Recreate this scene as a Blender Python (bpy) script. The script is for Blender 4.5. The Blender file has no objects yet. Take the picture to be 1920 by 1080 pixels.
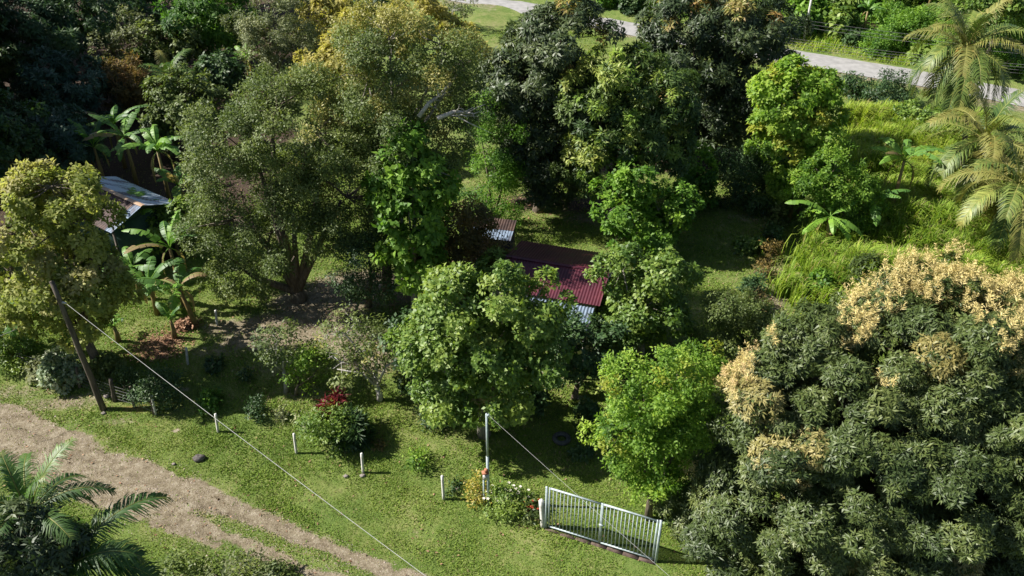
import bpy, math
import numpy as np
R_ = math.radians
scene = bpy.context.scene
COL = scene.collection

# ------------------------------------------------------------------ camera
H = 26.0; PITCH = R_(33); F = 1600.0
cd = bpy.data.cameras.new("camera"); cam = bpy.data.objects.new("camera", cd); COL.objects.link(cam)
cd.sensor_width = 36; cd.lens = F / 1920 * 36; cd.clip_end = 2000; cd.clip_start = .5
cam.location = (0, 0, H); cam.rotation_euler = (R_(90) - PITCH, 0, 0)
scene.camera = cam
scene.view_settings.view_transform = 'Standard'; scene.view_settings.look = 'None'
scene.view_settings.exposure = 1.12; scene.view_settings.gamma = 1

# ------------------------------------------------------------------ sky and sun
SUN_EL = R_(42); SUN_DIR = np.array([-1.0, 0.09])           # the sun stands to the left
w = bpy.data.worlds.new("World"); scene.world = w; w.use_nodes = True
nt = w.node_tree; sky = nt.nodes.new("ShaderNodeTexSky"); sky.sky_type = 'NISHITA'; sky.sun_disc = False
sky.sun_elevation = SUN_EL; sky.sun_rotation = math.atan2(SUN_DIR[0], SUN_DIR[1])
nt.links.new(sky.outputs[0], nt.nodes["Background"].inputs[0]); nt.nodes["Background"].inputs[1].default_value = 0.05
sl = bpy.data.lights.new("sun", 'SUN'); sl.energy = 5.0; sl.angle = R_(0.53); sl.color = (1, .955, .88)
so = bpy.data.objects.new("sun", sl); COL.objects.link(so)
import mathutils
sd = mathutils.Vector((SUN_DIR[0] * math.cos(SUN_EL), SUN_DIR[1] * math.cos(SUN_EL), math.sin(SUN_EL))).normalized()
so.rotation_euler = sd.to_track_quat('Z', 'Y').to_euler()

# ------------------------------------------------------------------ helpers: rays and terrain
cP, sP = math.cos(PITCH), math.sin(PITCH)
def ray(px, py):
    u = (px - 960) / F; v = (540 - py) / F
    return np.array([u, cP + v * sP, -sP + v * cP])
def sstep(a, b, x):
    t = np.clip((x - a) / (b - a), 0, 1); return t * t * (3 - 2 * t)
def flat(px, py, z=0):
    d = ray(px, py); t = (z - H) / d[2]; return np.array([0, 0, H]) + d * t
def poly_px(pts): return np.array([flat(*p)[:2] for p in pts])
TRACK = poly_px([(-420, 655), (0, 800), (175, 886), (350, 955), (520, 1018), (700, 1094), (900, 1180), (1200, 1310)])
ROAD = poly_px([(400, -75), (930, 4), (1155, 50), (1515, 112), (1735, 149), (1920, 185), (2400, 290)])
def dist_poly(x, y, P):
    best = np.full(np.shape(x), 1e9)
    for a, b in zip(P[:-1], P[1:]):
        ab = b - a; L = (ab ** 2).sum()
        t = np.clip(((x - a[0]) * ab[0] + (y - a[1]) * ab[1]) / L, 0, 1)
        best = np.minimum(best, np.hypot(x - a[0] - t * ab[0], y - a[1] - t * ab[1]))
    return best
def signed(x, y, P):      # > 0 beyond (above in the view) the polyline
    i = np.interp(x, P[:, 0], P[:, 1]); return y - i
_r = np.random.default_rng(5)
_W = [(_r.normal(size=2), _r.uniform(0, 6.28)) for _ in range(24)]
def noise2(x, y, s=1.0, k=0):
    v = 0
    for i in range(8):
        (a, ph) = _W[(i + k * 5) % 24]; v = v + np.sin((a[0] * x + a[1] * y) * s * (1 + .35 * i) + ph + k) / (1 + .3 * i)
    return v / 3.2
def hgt(x, y):
    x = np.asarray(x, float); y = np.asarray(y, float)
    d = dist_poly(x, y, TRACK); s = signed(x, y, TRACK)
    bank = np.where(s > 0, sstep(1.9, 6.5, d) * .55, sstep(2.5, 8, d) * -.3)
    bank = bank - .06 * np.exp(-((d - .62) / .22) ** 2) + .03 * np.exp(-(d / .3) ** 2)
    z = bank + noise2(x, y, .18) * .14 + noise2(x, y, .9, 1) * .035 * sstep(1., 2.5, d) + noise2(x, y, 3.1, 2) * .012
    dr = dist_poly(x, y, ROAD); sr = signed(x, y, ROAD)
    z = z * sstep(3.2, 7, dr) + np.where(sr > 0, sstep(4, 30, dr) * 5.5, 0) + .0
    lf = sstep(2, 26, -x - .62 * y - 6) * 9
    return z + lf
def G(px, py):
    z = 0.
    for _ in range(6):
        p = flat(px, py, z); z = float(hgt(p[0], p[1]))
    return np.array([p[0], p[1], z])
def depth(p): return p[1] * cP + (H - p[2]) * sP
def atY(px, py, Y):
    d = ray(px, py); t = Y / d[1]; return np.array([0, 0, H]) + d * t
def hZ(base, py):         # height above base of the point at image row py on the vertical through base
    d = ray(960, py); return H + d[2] * (base[1] / d[1]) - base[2]

# ------------------------------------------------------------------ helpers: objects
def link(name, data, parent=None, loc=None):
    o = bpy.data.objects.new(name, data); COL.objects.link(o)
    if parent is not None: o.parent = parent
    if loc is not None: o.location = loc
    return o
def tag(o, label=None, cat=None, group=None, kind=None):
    for k, v in (('label', label), ('category', cat), ('group', group), ('kind', kind)):
        if v: o[k] = v
    return o
def thing(name, label, cat, loc, group=None):
    return tag(link(name, None, None, tuple(loc)), label, cat, group)
class MB:
    def __init__(s): s.v = []; s.f = []; s.n = 0; s.a = {}
    def add(s, V, Fq, **attr):
        V = np.asarray(V, float).reshape(-1, 3); Fq = np.asarray(Fq, int) + s.n
        s.v.append(V); s.f.append(Fq); s.n += len(V)
        for k, x in attr.items(): s.a.setdefault(k, []).append(np.broadcast_to(np.asarray(x, float), (len(V),)))
    def build(s, name, mat, parent=None, smooth=False, off=None, loc=None):
        me = bpy.data.meshes.new(name)
        V = np.concatenate(s.v)
        if off is not None: V = V - np.asarray(off)
        me.vertices.add(len(V)); me.vertices.foreach_set('co', V.astype('f4').ravel())
        idx = np.concatenate([f.ravel() for f in s.f]); sz = np.concatenate([np.full(len(f), f.shape[1]) for f in s.f])
        me.loops.add(len(idx)); me.loops.foreach_set('vertex_index', idx.astype('i4'))
        me.polygons.add(len(sz)); me.polygons.foreach_set('loop_start', np.concatenate([[0], np.cumsum(sz)[:-1]]).astype('i4'))
        for k, x in s.a.items():
            at = me.attributes.new(k, 'FLOAT', 'POINT'); at.data.foreach_set('value', np.concatenate(x).astype('f4'))
        if smooth: me.polygons.foreach_set('use_smooth', np.ones(len(sz), bool))
        me.update(calc_edges=True)
        me.materials.append(mat)
        return link(name, me, parent, loc)
    def box(s, c, size, rz=0, **a):
        x, y, z = [k / 2 for k in size]
        V = np.array([(i, j, k) for i in (-x, x) for j in (-y, y) for k in (-z, z)])
        ca, sa = math.cos(rz), math.sin(rz)
        V = np.stack([V[:, 0] * ca - V[:, 1] * sa, V[:, 0] * sa + V[:, 1] * ca, V[:, 2]], 1) + np.asarray(c)
        s.add(V, [(0, 1, 3, 2), (4, 6, 7, 5), (0, 4, 5, 1), (2, 3, 7, 6), (0, 2, 6, 4), (1, 5, 7, 3)], **a)
    def tube(s, P, r, n=6, cap=True, **a):
        P = np.asarray(P, float); r = np.broadcast_to(np.asarray(r, float), (len(P),))
        T = np.gradient(P, axis=0); T /= np.linalg.norm(T, axis=1)[:, None] + 1e-9
        ref = np.array([0, 0, 1.]) if abs(T[:, 2]).mean() < .8 else np.array([1., 0, 0])
        A = np.cross(T, ref); A /= np.linalg.norm(A, axis=1)[:, None] + 1e-9; B = np.cross(T, A)
        th = np.arange(n) * 2 * math.pi / n
        V = P[:, None] + r[:, None, None] * (A[:, None] * np.cos(th)[None, :, None] + B[:, None] * np.sin(th)[None, :, None])
        i = np.arange(len(P) - 1)[:, None] * n; j = np.arange(n)[None]; k = (j + 1) % n
        Q = np.stack([i + j, i + k, i + n + k, i + n + j], -1).reshape(-1, 4)
        s.add(V.reshape(-1, 3), Q, **a)
        if cap:
            s.f.append(np.array([list(range(s.n - n, s.n))])); s.f.append(np.array([list(range(s.n - len(P) * n, s.n - len(P) * n + n))[::-1]]))
    def bar(s, a, b, wd, th):      # square bar between two points
        a = np.asarray(a, float); b = np.asarray(b, float); t = (b - a) / np.linalg.norm(b - a)
        ref = np.array([0, 0, 1.]) if abs(t[2]) < .9 else np.array([0, 1., 0])
        x = np.cross(t, ref); x /= np.linalg.norm(x); y = np.cross(x, t)
        V = [p + x * i * wd / 2 + y * j * th / 2 for p in (a, b) for i, j in ((-1, -1), (1, -1), (1, 1), (-1, 1))]
        s.add(V, [(0, 1, 2, 3), (7, 6, 5, 4), (0, 4, 5, 1), (1, 5, 6, 2), (2, 6, 7, 3), (3, 7, 4, 0)])
def nrm(a): return a / (np.linalg.norm(a, axis=-1, keepdims=True) + 1e-9)

# ------------------------------------------------------------------ materials
def mat(name):
    m = bpy.data.materials.new(name); m.use_nodes = True
    return m, m.node_tree.nodes, m.node_tree.links, m.node_tree.nodes['Principled BSDF']
def ramp(n, cols, pos=None):
    r = n.new('ShaderNodeValToRGB'); e = r.color_ramp.elements
    pos = pos or [i / (len(cols) - 1) for i in range(len(cols))]
    while len(e) < len(cols): e.new(.5)
    for i, (p, c) in enumerate(zip(pos, cols)): e[i].position = p; e[i].color = (*c, 1)
    return r
def leaf_mat(name, cols, flush=None, trans=.35, rough=.42, spec=.45, tcol=1.5, gain=1.45):
    rough = max(rough + .12, .5); spec *= .75
    cols = [(c[0] * gain * 1.08, c[1] * gain, c[2] * gain) for c in cols]
    m, n, l, b = mat(name)
    at = n.new('ShaderNodeAttribute'); at.attribute_name = 'v'
    r = ramp(n, cols); l.new(at.outputs['Fac'], r.inputs[0]); c = r.outputs[0]
    if flush:
        fl = n.new('ShaderNodeAttribute'); fl.attribute_name = 'fl'
        fr = ramp(n, flush); l.new(at.outputs['Fac'], fr.inputs[0])
        mx = n.new('ShaderNodeMix'); mx.data_type = 'RGBA'; l.new(fl.outputs['Fac'], mx.inputs[0]); l.new(c, mx.inputs[6]); l.new(fr.outputs[0], mx.inputs[7]); c = mx.outputs[2]
    l.new(c, b.inputs['Base Color']); b.inputs['Roughness'].default_value = rough; b.inputs['Specular IOR Level'].default_value = spec
    t = n.new('ShaderNodeBsdfTranslucent')
    h = n.new('ShaderNodeMix'); h.data_type = 'RGBA'; h.blend_type = 'MULTIPLY'; h.inputs[0].default_value = 1; l.new(c, h.inputs[6]); h.inputs[7].default_value = (tcol, tcol * 1.05, tcol * .55, 1)
    l.new(h.outputs[2], t.inputs[0])
    ms = n.new('ShaderNodeMixShader'); ms.inputs[0].default_value = trans
    l.new(b.outputs[0], ms.inputs[1]); l.new(t.outputs[0], ms.inputs[2]); l.new(ms.outputs[0], n['Material Output'].inputs[0])
    return m
def noise_mat(name, cols, scale=5, detail=6, rough=.8, bump=0, spec=.3, metal=0, dist=.02, stretch=None, pos=None):
    m, n, l, b = mat(name)
    tc = n.new('ShaderNodeTexCoord'); mp = n.new('ShaderNodeMapping'); l.new(tc.outputs['Object'], mp.inputs[0])
    if stretch: mp.inputs['Scale'].default_value = stretch
    nz = n.new('ShaderNodeTexNoise'); nz.inputs['Scale'].default_value = scale; nz.inputs['Detail'].default_value = detail; nz.inputs['Roughness'].default_value = .65
    l.new(mp.outputs[0], nz.inputs[0])
    r = ramp(n, cols, pos or [.3 + .4 * i / (len(cols) - 1) for i in range(len(cols))]); l.new(nz.outputs[0], r.inputs[0]); l.new(r.outputs[0], b.inputs['Base Color'])
    b.inputs['Roughness'].default_value = rough; b.inputs['Specular IOR Level'].default_value = spec; b.inputs['Metallic'].default_value = metal
    if bump:
        bp = n.new('ShaderNodeBump'); bp.inputs['Strength'].default_value = bump; bp.inputs['Distance'].default_value = dist
        l.new(nz.outputs[0], bp.inputs['Height']); l.new(bp.outputs[0], b.inputs['Normal'])
    return m

LM = {
 'mango':   leaf_mat('mango_leaves', [(.026,.046,.012),(.052,.080,.020),(.095,.122,.036)], [(.26,.22,.07),(.36,.31,.12)], .22, .36, .6),
 'mangob':  leaf_mat('mango_dark_leaves', [(.018,.034,.013),(.034,.056,.020),(.062,.086,.030)], [(.20,.24,.035),(.38,.20,.08)], .2, .38, .6),
 'mangol':  leaf_mat('mango_lime_leaves', [(.022,.048,.013),(.045,.085,.02),(.08,.125,.03)], [(.17,.30,.03),(.34,.36,.08)], .3, .4, .5),
 'teal':    leaf_mat('bluish_leaves', [(.014,.040,.024),(.028,.066,.038),(.05,.09,.05)], None, .18, .38, .55),
 'olive':   leaf_mat('olive_leaves', [(.034,.058,.015),(.070,.104,.027),(.12,.155,.046)], [(.27,.25,.06),(.38,.34,.11)], .3, .42, .5),
 'golden':  leaf_mat('golden_leaves', [(.07,.08,.02),(.15,.155,.04),(.25,.24,.07)], [(.32,.29,.08),(.44,.38,.13)], .38, .5, .35),
 'grey':    leaf_mat('grey_green_leaves', [(.05,.07,.03),(.09,.115,.05),(.15,.17,.08)], None, .25, .45, .4),
 'bright':  leaf_mat('bright_green_leaves', [(.026,.075,.012),(.065,.145,.018),(.13,.23,.03)], [(.16,.28,.03),(.22,.34,.04)], .4, .42, .4),
 'lime':    leaf_mat('lime_leaves', [(.04,.095,.012),(.105,.195,.024),(.20,.29,.045)], [(.26,.30,.04),(.36,.34,.05)], .45, .45, .4),
 'yellow':  leaf_mat('yellow_green_leaves', [(.075,.105,.022),(.15,.185,.045),(.24,.255,.09)], [(.27,.26,.10),(.36,.33,.16)], .4, .5, .3),
 'garden':  leaf_mat('garden_leaves', [(.036,.078,.014),(.078,.140,.024),(.15,.21,.04)], [(.20,.28,.05),(.28,.32,.07)], .34, .36, .55),
 'orange':  leaf_mat('russet_leaves', [(.05,.05,.02),(.09,.075,.026),(.15,.11,.035)], [(.24,.14,.06),(.30,.19,.08)], .35, .5, .3),
 'dark':    leaf_mat('dark_green_leaves', [(.014,.035,.012),(.026,.060,.018),(.05,.09,.028)], None, .22, .4, .5),
 'vari':    leaf_mat('variegated_leaves', [(.05,.10,.04),(.22,.30,.18),(.50,.55,.42)], None, .3, .4, .4, gain=1.),
 'red':     leaf_mat('red_leaves', [(.035,.008,.010),(.09,.010,.016),(.16,.024,.03)], None, .35, .35, .5),
 'croton':  leaf_mat('yellow_croton_leaves', [(.08,.11,.02),(.20,.19,.03),(.30,.22,.05)], None, .3, .35, .5),
 'blossom': leaf_mat('mango_blossom', [(.36,.32,.12),(.52,.46,.19),(.64,.58,.30)], [(.48,.35,.16),(.58,.45,.24)], .12, .8, .1, 1.3, gain=1.),
 'banana':  leaf_mat('banana_leaves', [(.030,.085,.022),(.06,.14,.03),(.13,.25,.03)], [(.20,.15,.07),(.30,.22,.11)], .38, .3, .6),
 'frond':   leaf_mat('palm_leaflets', [(.02,.05,.012),(.07,.11,.022),(.17,.20,.045)], [(.17,.17,.04),(.26,.23,.07)], .2, .36, .6),
 'frondg':  leaf_mat('green_palm_leaflets', [(.02,.05,.014),(.04,.09,.018),(.08,.15,.025)], [(.20,.2,.04),(.30,.24,.06)], .35, .30, .7),
 'grass':   leaf_mat('lawn_grass_blades', [(.055,.105,.015),(.105,.17,.026),(.175,.215,.05)], [(.26,.22,.10),(.34,.28,.15)], .3, .6, .2, 1.2),
 'tall':    leaf_mat('tall_grass_blades', [(.05,.11,.014),(.14,.22,.026),(.27,.33,.05)], [(.30,.27,.10),(.40,.34,.16)], .4, .5, .3, 1.3),
 'litter':  leaf_mat('fallen_leaves', [(.10,.055,.03),(.22,.13,.08),(.38,.26,.17)], None, .05, .7, .2, gain=1.),
 'white':   leaf_mat('white_flowers', [(.6,.6,.5),(.75,.75,.68),(.8,.8,.75)], None, .2, .7, .2, 1., gain=1.),
 'scarlet': leaf_mat('red_flowers', [(.25,.03,.02),(.35,.07,.03),(.45,.15,.08)], None, .2, .6, .2, 1., gain=1.),
}
BARK = noise_mat('bark', [(.05,.038,.027),(.12,.095,.07),(.2,.17,.13)], 9, stretch=(1,1,.3), bump=.5)
PALE = noise_mat('pale_bark', [(.10,.09,.07),(.21,.19,.16),(.33,.31,.27)], 5, stretch=(1,1,.5), bump=.3)
STEM = noise_mat('banana_stem', [(.10,.09,.03),(.22,.17,.07),(.14,.07,.03)], 6, stretch=(1,1,.3), rough=.5)
DEADW = noise_mat('dead_wood', [(.22,.20,.18),(.36,.34,.31),(.5,.48,.45)], 8)
WOODP = noise_mat('weathered_wood', [(.035,.028,.022),(.085,.07,.055),(.16,.13,.11)], 7, stretch=(1,1,.15), bump=.4)
CONC = noise_mat('painted_concrete', [(.22,.20,.17),(.46,.45,.42),(.58,.57,.54)], 9, pos=[.28,.45,.7], rough=.75)
ALU = noise_mat('galvanised_paint', [(.24,.29,.30),(.34,.40,.41),(.42,.48,.48)], 6, rough=.45, spec=.5)
TINB = noise_mat('blue_grey_tin', [(.08,.06,.06),(.17,.22,.29),(.28,.35,.45)], 2.2, rough=.4, spec=.5, metal=.35, stretch=(1,.35,1))
TINR = noise_mat('rusty_tin', [(.022,.014,.012),(.05,.027,.022),(.10,.06,.045)], 2.5, rough=.6, spec=.4, metal=.2)
TINM = noise_mat('blotched_tin', [(.045,.03,.04),(.10,.08,.10),(.32,.37,.45),(.42,.48,.56)], 1.1, pos=[.30,.40,.47,.6], rough=.42, spec=.5, metal=.2, stretch=(.35,1.6,1))
REDR = noise_mat('maroon_roof_paint', [(.045,.010,.017),(.072,.014,.024),(.105,.022,.032)], 1.5, rough=.45, spec=.4)  # maroon paint, darkened to stand in for tree shade on the roof
WALLG = noise_mat('green_board', [(.02,.045,.04),(.035,.08,.06)], 3)
WALLW = noise_mat('cream_plaster', [(.36,.33,.26),(.5,.47,.38)], 3)
DARKM = noise_mat('dark_board', [(.02,.017,.015),(.05,.04,.035)], 4)
WIREM = noise_mat('pale_cable', [(.26,.26,.25),(.36,.36,.34)], 3, rough=.5)
WIRED = noise_mat('aged_wire', [(.10,.10,.10),(.2,.2,.2)], 3, rough=.5)
ROCKM = noise_mat('stone', [(.10,.085,.08),(.22,.19,.17),(.33,.30,.27)], 6, bump=.6)
RUBBER = noise_mat('old_rubber', [(.03,.03,.03),(.10,.10,.10)], 8, rough=.7)
COCO = noise_mat('coconut_husk', [(.35,.18,.03),(.5,.28,.05),(.42,.12,.03)], 3, rough=.5)
REDP = noise_mat('terracotta', [(.25,.09,.05),(.36,.16,.09)], 4)
ASPH = noise_mat('asphalt', [(.20,.195,.19),(.265,.258,.25),(.33,.32,.31)], 1.2, detail=9, rough=.85, bump=.3)

def ground_mat():
    m, n, l, b = mat('ground_cover')
    ge = n.new('ShaderNodeNewGeometry')
    def nz(s, d=5, ro=.6):
        x = n.new('ShaderNodeTexNoise'); x.inputs['Scale'].default_value = s; x.inputs['Detail'].default_value = d; x.inputs['Roughness'].default_value = ro
        l.new(ge.outputs['Position'], x.inputs[0]); return x.outputs[0]
    n1 = nz(.35); n2 = nz(2.2, 8, .7); n3 = nz(14, 6, .75); n4 = nz(45, 3)
    def math_(op, a, b_, clamp=False):
        x = n.new('ShaderNodeMath'); x.operation = op; x.use_clamp = clamp
        for i, v in enumerate((a, b_)):
            if isinstance(v, (int, float)): x.inputs[i].default_value = v
            else: l.new(v, x.inputs[i])
        return x.outputs[0]
    def mix(f, a, b_):
        x = n.new('ShaderNodeMix'); x.data_type = 'RGBA'; l.new(f, x.inputs[0])
        for i, v in ((6, a), (7, b_)):
            if isinstance(v, tuple): x.inputs[i].default_value = (*v, 1)
            else: l.new(v, x.inputs[i])
        return x.outputs[2]
    comb = math_('ADD', math_('MULTIPLY', n1, .45), math_('MULTIPLY', n2, .55))
    gr = ramp(n, [(.065,.105,.022),(.11,.16,.036),(.165,.195,.058),(.25,.225,.11)], [.34,.46,.56,.68]); l.new(comb, gr.inputs[0])
    dr = ramp(n, [(.085,.066,.042),(.20,.165,.11),(.35,.31,.235)], [.37,.5,.63]); l.new(math_('ADD', math_('MULTIPLY', n3, .5), math_('MULTIPLY', n2, .5)), dr.inputs[0])
    rr = ramp(n, [(.20,.085,.04),(.33,.15,.07)], [.35,.65]); l.new(n3, rr.inputs[0])
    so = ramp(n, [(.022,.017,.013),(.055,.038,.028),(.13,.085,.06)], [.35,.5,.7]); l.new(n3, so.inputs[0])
    def A(name):
        x = n.new('ShaderNodeAttribute'); x.attribute_name = name; return x.outputs['Fac']
    def soft(a, k=5., amp=1.1):      # ragged edge: attribute + noise, sharpened
        t = math_('ADD', a, math_('MULTIPLY', math_('SUBTRACT', math_('ADD', math_('MULTIPLY', n2, .55), math_('MULTIPLY', n3, .45)), .5), amp))
        return math_('MULTIPLY', math_('SUBTRACT', t, .4), k, True)
    c = mix(soft(A('dirt')), gr.outputs[0], dr.outputs[0])
    c = mix(soft(A('red'), 3), c, rr.outputs[0])
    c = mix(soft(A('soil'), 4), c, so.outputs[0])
    l.new(c, b.inputs['Base Color']); b.inputs['Roughness'].default_value = .95; b.inputs['Specular IOR Level'].default_value = .15
    bp = n.new('ShaderNodeBump'); bp.inputs['Strength'].default_value = .9; bp.inputs['Distance'].default_value = .06
    l.new(math_('ADD', n3, math_('MULTIPLY', n4, .5)), bp.inputs['Height']); l.new(bp.outputs[0], b.inputs['Normal'])
    return m
GRM = ground_mat()

# ------------------------------------------------------------------ ground
BLOBS = [ # px, py, rx m, ry m, strength, layer
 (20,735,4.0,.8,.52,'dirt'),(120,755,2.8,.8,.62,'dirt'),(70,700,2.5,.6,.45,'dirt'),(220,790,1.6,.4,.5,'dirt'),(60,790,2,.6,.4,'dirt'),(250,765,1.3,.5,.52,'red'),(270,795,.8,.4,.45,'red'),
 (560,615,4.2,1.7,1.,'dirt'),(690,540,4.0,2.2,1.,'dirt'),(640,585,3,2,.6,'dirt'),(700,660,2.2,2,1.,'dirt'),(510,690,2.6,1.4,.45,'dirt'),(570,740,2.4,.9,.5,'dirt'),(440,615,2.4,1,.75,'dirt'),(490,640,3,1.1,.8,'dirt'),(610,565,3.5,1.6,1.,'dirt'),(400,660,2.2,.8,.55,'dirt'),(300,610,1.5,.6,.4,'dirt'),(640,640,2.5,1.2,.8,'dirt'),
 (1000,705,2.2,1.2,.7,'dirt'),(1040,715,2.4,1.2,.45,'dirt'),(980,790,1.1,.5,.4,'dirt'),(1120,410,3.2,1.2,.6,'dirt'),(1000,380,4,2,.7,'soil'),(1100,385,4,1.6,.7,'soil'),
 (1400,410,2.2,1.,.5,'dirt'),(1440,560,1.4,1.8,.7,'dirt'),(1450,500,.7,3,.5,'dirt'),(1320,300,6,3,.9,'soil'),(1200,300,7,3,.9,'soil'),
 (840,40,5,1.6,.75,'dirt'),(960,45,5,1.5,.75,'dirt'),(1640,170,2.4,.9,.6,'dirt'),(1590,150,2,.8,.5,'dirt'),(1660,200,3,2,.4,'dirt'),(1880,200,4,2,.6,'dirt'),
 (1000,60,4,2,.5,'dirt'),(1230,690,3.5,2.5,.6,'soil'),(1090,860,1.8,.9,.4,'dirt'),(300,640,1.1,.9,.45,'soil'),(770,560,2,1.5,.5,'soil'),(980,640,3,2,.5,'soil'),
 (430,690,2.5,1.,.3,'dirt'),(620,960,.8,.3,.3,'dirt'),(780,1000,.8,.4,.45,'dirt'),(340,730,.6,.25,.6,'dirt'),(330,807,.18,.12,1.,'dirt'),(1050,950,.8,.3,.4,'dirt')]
BW = [(G(b[0], b[1]), b) for b in BLOBS]
def layers(x, y):
    d = dist_poly(x, y, TRACK); t = signed(x, y, TRACK)
    wob = noise2(x, y, .8, 3) * .22 + noise2(x, y, 2.5, 2) * .12
    hw_ = .90 + .42 * sstep(-8, -14, x); dirt = sstep(hw_ + .42, hw_ - .35, d + wob) * 1.0
    mid = sstep(.48, .12, np.abs(d) + wob) * .68 * sstep(-14.5, -10.5, x); dirt = dirt - mid; dirt = dirt - .36 * sstep(.25, .75, noise2(x, y, 1.5, 2) + .5 * noise2(x, y, 4, 1)) * sstep(.1, .9, np.abs(d)) - .25 * sstep(.2, .8, noise2(x * .6, y, 2.6, 4))
    dirt = np.maximum(dirt, .33 * sstep(.1, .8, noise2(x, y, .55, 2)) + .1 * noise2(x, y, 1.9, 4))
    red = np.zeros_like(x); soil = np.zeros_like(x)
    for p, (a, b, rx, ry, s, lay) in BW:
        g = np.exp(-(((x - p[0]) / rx) ** 2 + ((y - p[1]) / ry) ** 2) ** 1.3) * s
        if lay == 'dirt': dirt = np.maximum(dirt, g)
        elif lay == 'red': red = np.maximum(red, g)
        else: soil = np.maximum(soil, g)
    # forest floor at the far left, its shade painted in as dark soil
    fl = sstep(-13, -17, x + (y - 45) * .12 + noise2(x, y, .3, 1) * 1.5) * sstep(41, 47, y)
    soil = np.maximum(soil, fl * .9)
    dr = dist_poly(x, y, ROAD); sr = signed(x, y, ROAD)
    dirt = np.maximum(dirt, sstep(4.4, 2.9, dr + wob * 2) * .6 * (sr < 0))
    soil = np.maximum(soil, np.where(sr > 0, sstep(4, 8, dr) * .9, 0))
    return dirt, red, soil
def axis(lo, hi, step, far):
    a = np.arange(lo, hi + 1e-6, step); k = step * 1.25 ** np.arange(1, 40); k = np.cumsum(k); k = k[k < far]
    return np.concatenate([lo - k[::-1], a, hi + k])
gx = axis(-32, 34, .2, 700); gy = axis(14, 66, .2, 700)
X, Y = np.meshgrid(gx, gy); Z = hgt(X, Y)
dirt, red, soil = layers(X, Y)
V = np.stack([X, Y, Z], -1).reshape(-1, 3)
nx, ny = len(gx), len(gy)
i = np.arange(ny - 1)[:, None] * nx + np.arange(nx - 1)[None]
Q = np.stack([i, i + 1, i + nx + 1, i + nx], -1).reshape(-1, 4)
cx = V[Q].mean(1); dT = dist_poly(cx[:, 0], cx[:, 1], TRACK)
sel = (dT < 1.1 + .7 * sstep(-8, -14, cx[:, 0])) & (cx[:, 1] < 60)
for name, s_ in (('dirt_track', sel), ('ground', ~sel)):
    q = Q[s_]; u, inv = np.unique(q.ravel(), return_inverse=True)
    mb = MB(); mb.add(V[u], inv.reshape(-1, 4), dirt=dirt.ravel()[u], red=red.ravel()[u], soil=soil.ravel()[u])
    tag(mb.build(name, GRM, smooth=True), kind='structure')
# asphalt road
mb = MB(); pts = []
for a, b_ in zip(ROAD[:-1], ROAD[1:]):
    for t in np.linspace(0, 1, 24, endpoint=False): pts.append(a + (b_ - a) * t)
pts = np.array(pts)
ker = np.ones(15) / 15; pts = np.stack([np.convolve(np.pad(pts[:, k], 7, mode='edge'), ker, 'valid') for k in (0, 1)], 1)
T = nrm(np.gradient(pts, axis=0)); Nn = np.stack([-T[:, 1], T[:, 0]], 1)
rows = []
for k in np.linspace(-2.1, 2.1, 9):
    e = np.where(abs(k) > 2., noise2(pts[:, 0], pts[:, 1], 3) * .12, 0)
    p = pts + Nn * (k + e[:, None] * np.sign(k)); rows.append(np.column_stack([p, hgt(p[:, 0], p[:, 1]) + .05 + .05 * (1 - (k / 2.1) ** 2)]))
V2 = np.stack(rows, 1).reshape(-1, 3); i = np.arange(len(pts) - 1)[:, None] * 9 + np.arange(8)[None]
mb.add(V2, np.stack([i, i + 9, i + 10, i + 1], -1).reshape(-1, 4)); tag(mb.build('asphalt_road', ASPH, smooth=True), kind='structure')

# ------------------------------------------------------------------ foliage engine
def leaf_quads(mb, P, D, L, Wd, N0, v, fl, fold=.12):
    S = nrm(np.cross(D, N0)); N = np.cross(S, D)
    L = L[:, None]; Wd = Wd[:, None]
    mid = P + D * L * .42 + N * Wd * fold
    V = np.stack([P, mid + S * Wd * .5, P + D * L - N * L * .12, mid - S * Wd * .5], 1)
    n = len(P)
    mb.add(V.reshape(-1, 3), np.arange(n * 4).reshape(-1, 4), v=np.repeat(v, 4), fl=np.repeat(fl, 4))
# kind: L, W, k leaves, clusters per m2, tilt range, droop, sublobe radius, gap, twig spread
KIND = {
 'mango':  (.215, .052, 14, 17, (45, 95), .45, .95, .10, .03),
 'mangof': (.26, .075, 11, 12, (40, 95), .40, 1.0, .12, .03),
 'fine':   (.13, .055, 9, 24, (20, 85), .10, .85, .22, .12),
 'broad':  (.20, .12, 8, 16, (30, 90), .25, .75, .15, .06),
 'big':    (.30, .19, 6, 11, (35, 90), .45, .75, .12, .08),
 'small':  (.12, .06, 9, 28, (20, 85), .10, .45, .12, .08),
 'sparse': (.17, .075, 7, 14, (30, 90), .25, .55, .30, .12),
 'lance':  (.50, .085, 18, 3.5, (10, 75), .15, .5, .0, .02),
}
def fib(n, rng):
    i = np.arange(n) + .5; ph = np.arccos(1 - 2 * i / n); th = math.pi * (1 + 5 ** .5) * i + rng.uniform(0, 6.28)
    return np.stack([np.cos(th) * np.sin(ph), np.sin(th) * np.sin(ph), np.cos(ph)], 1)
NLEAF = [0]
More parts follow.
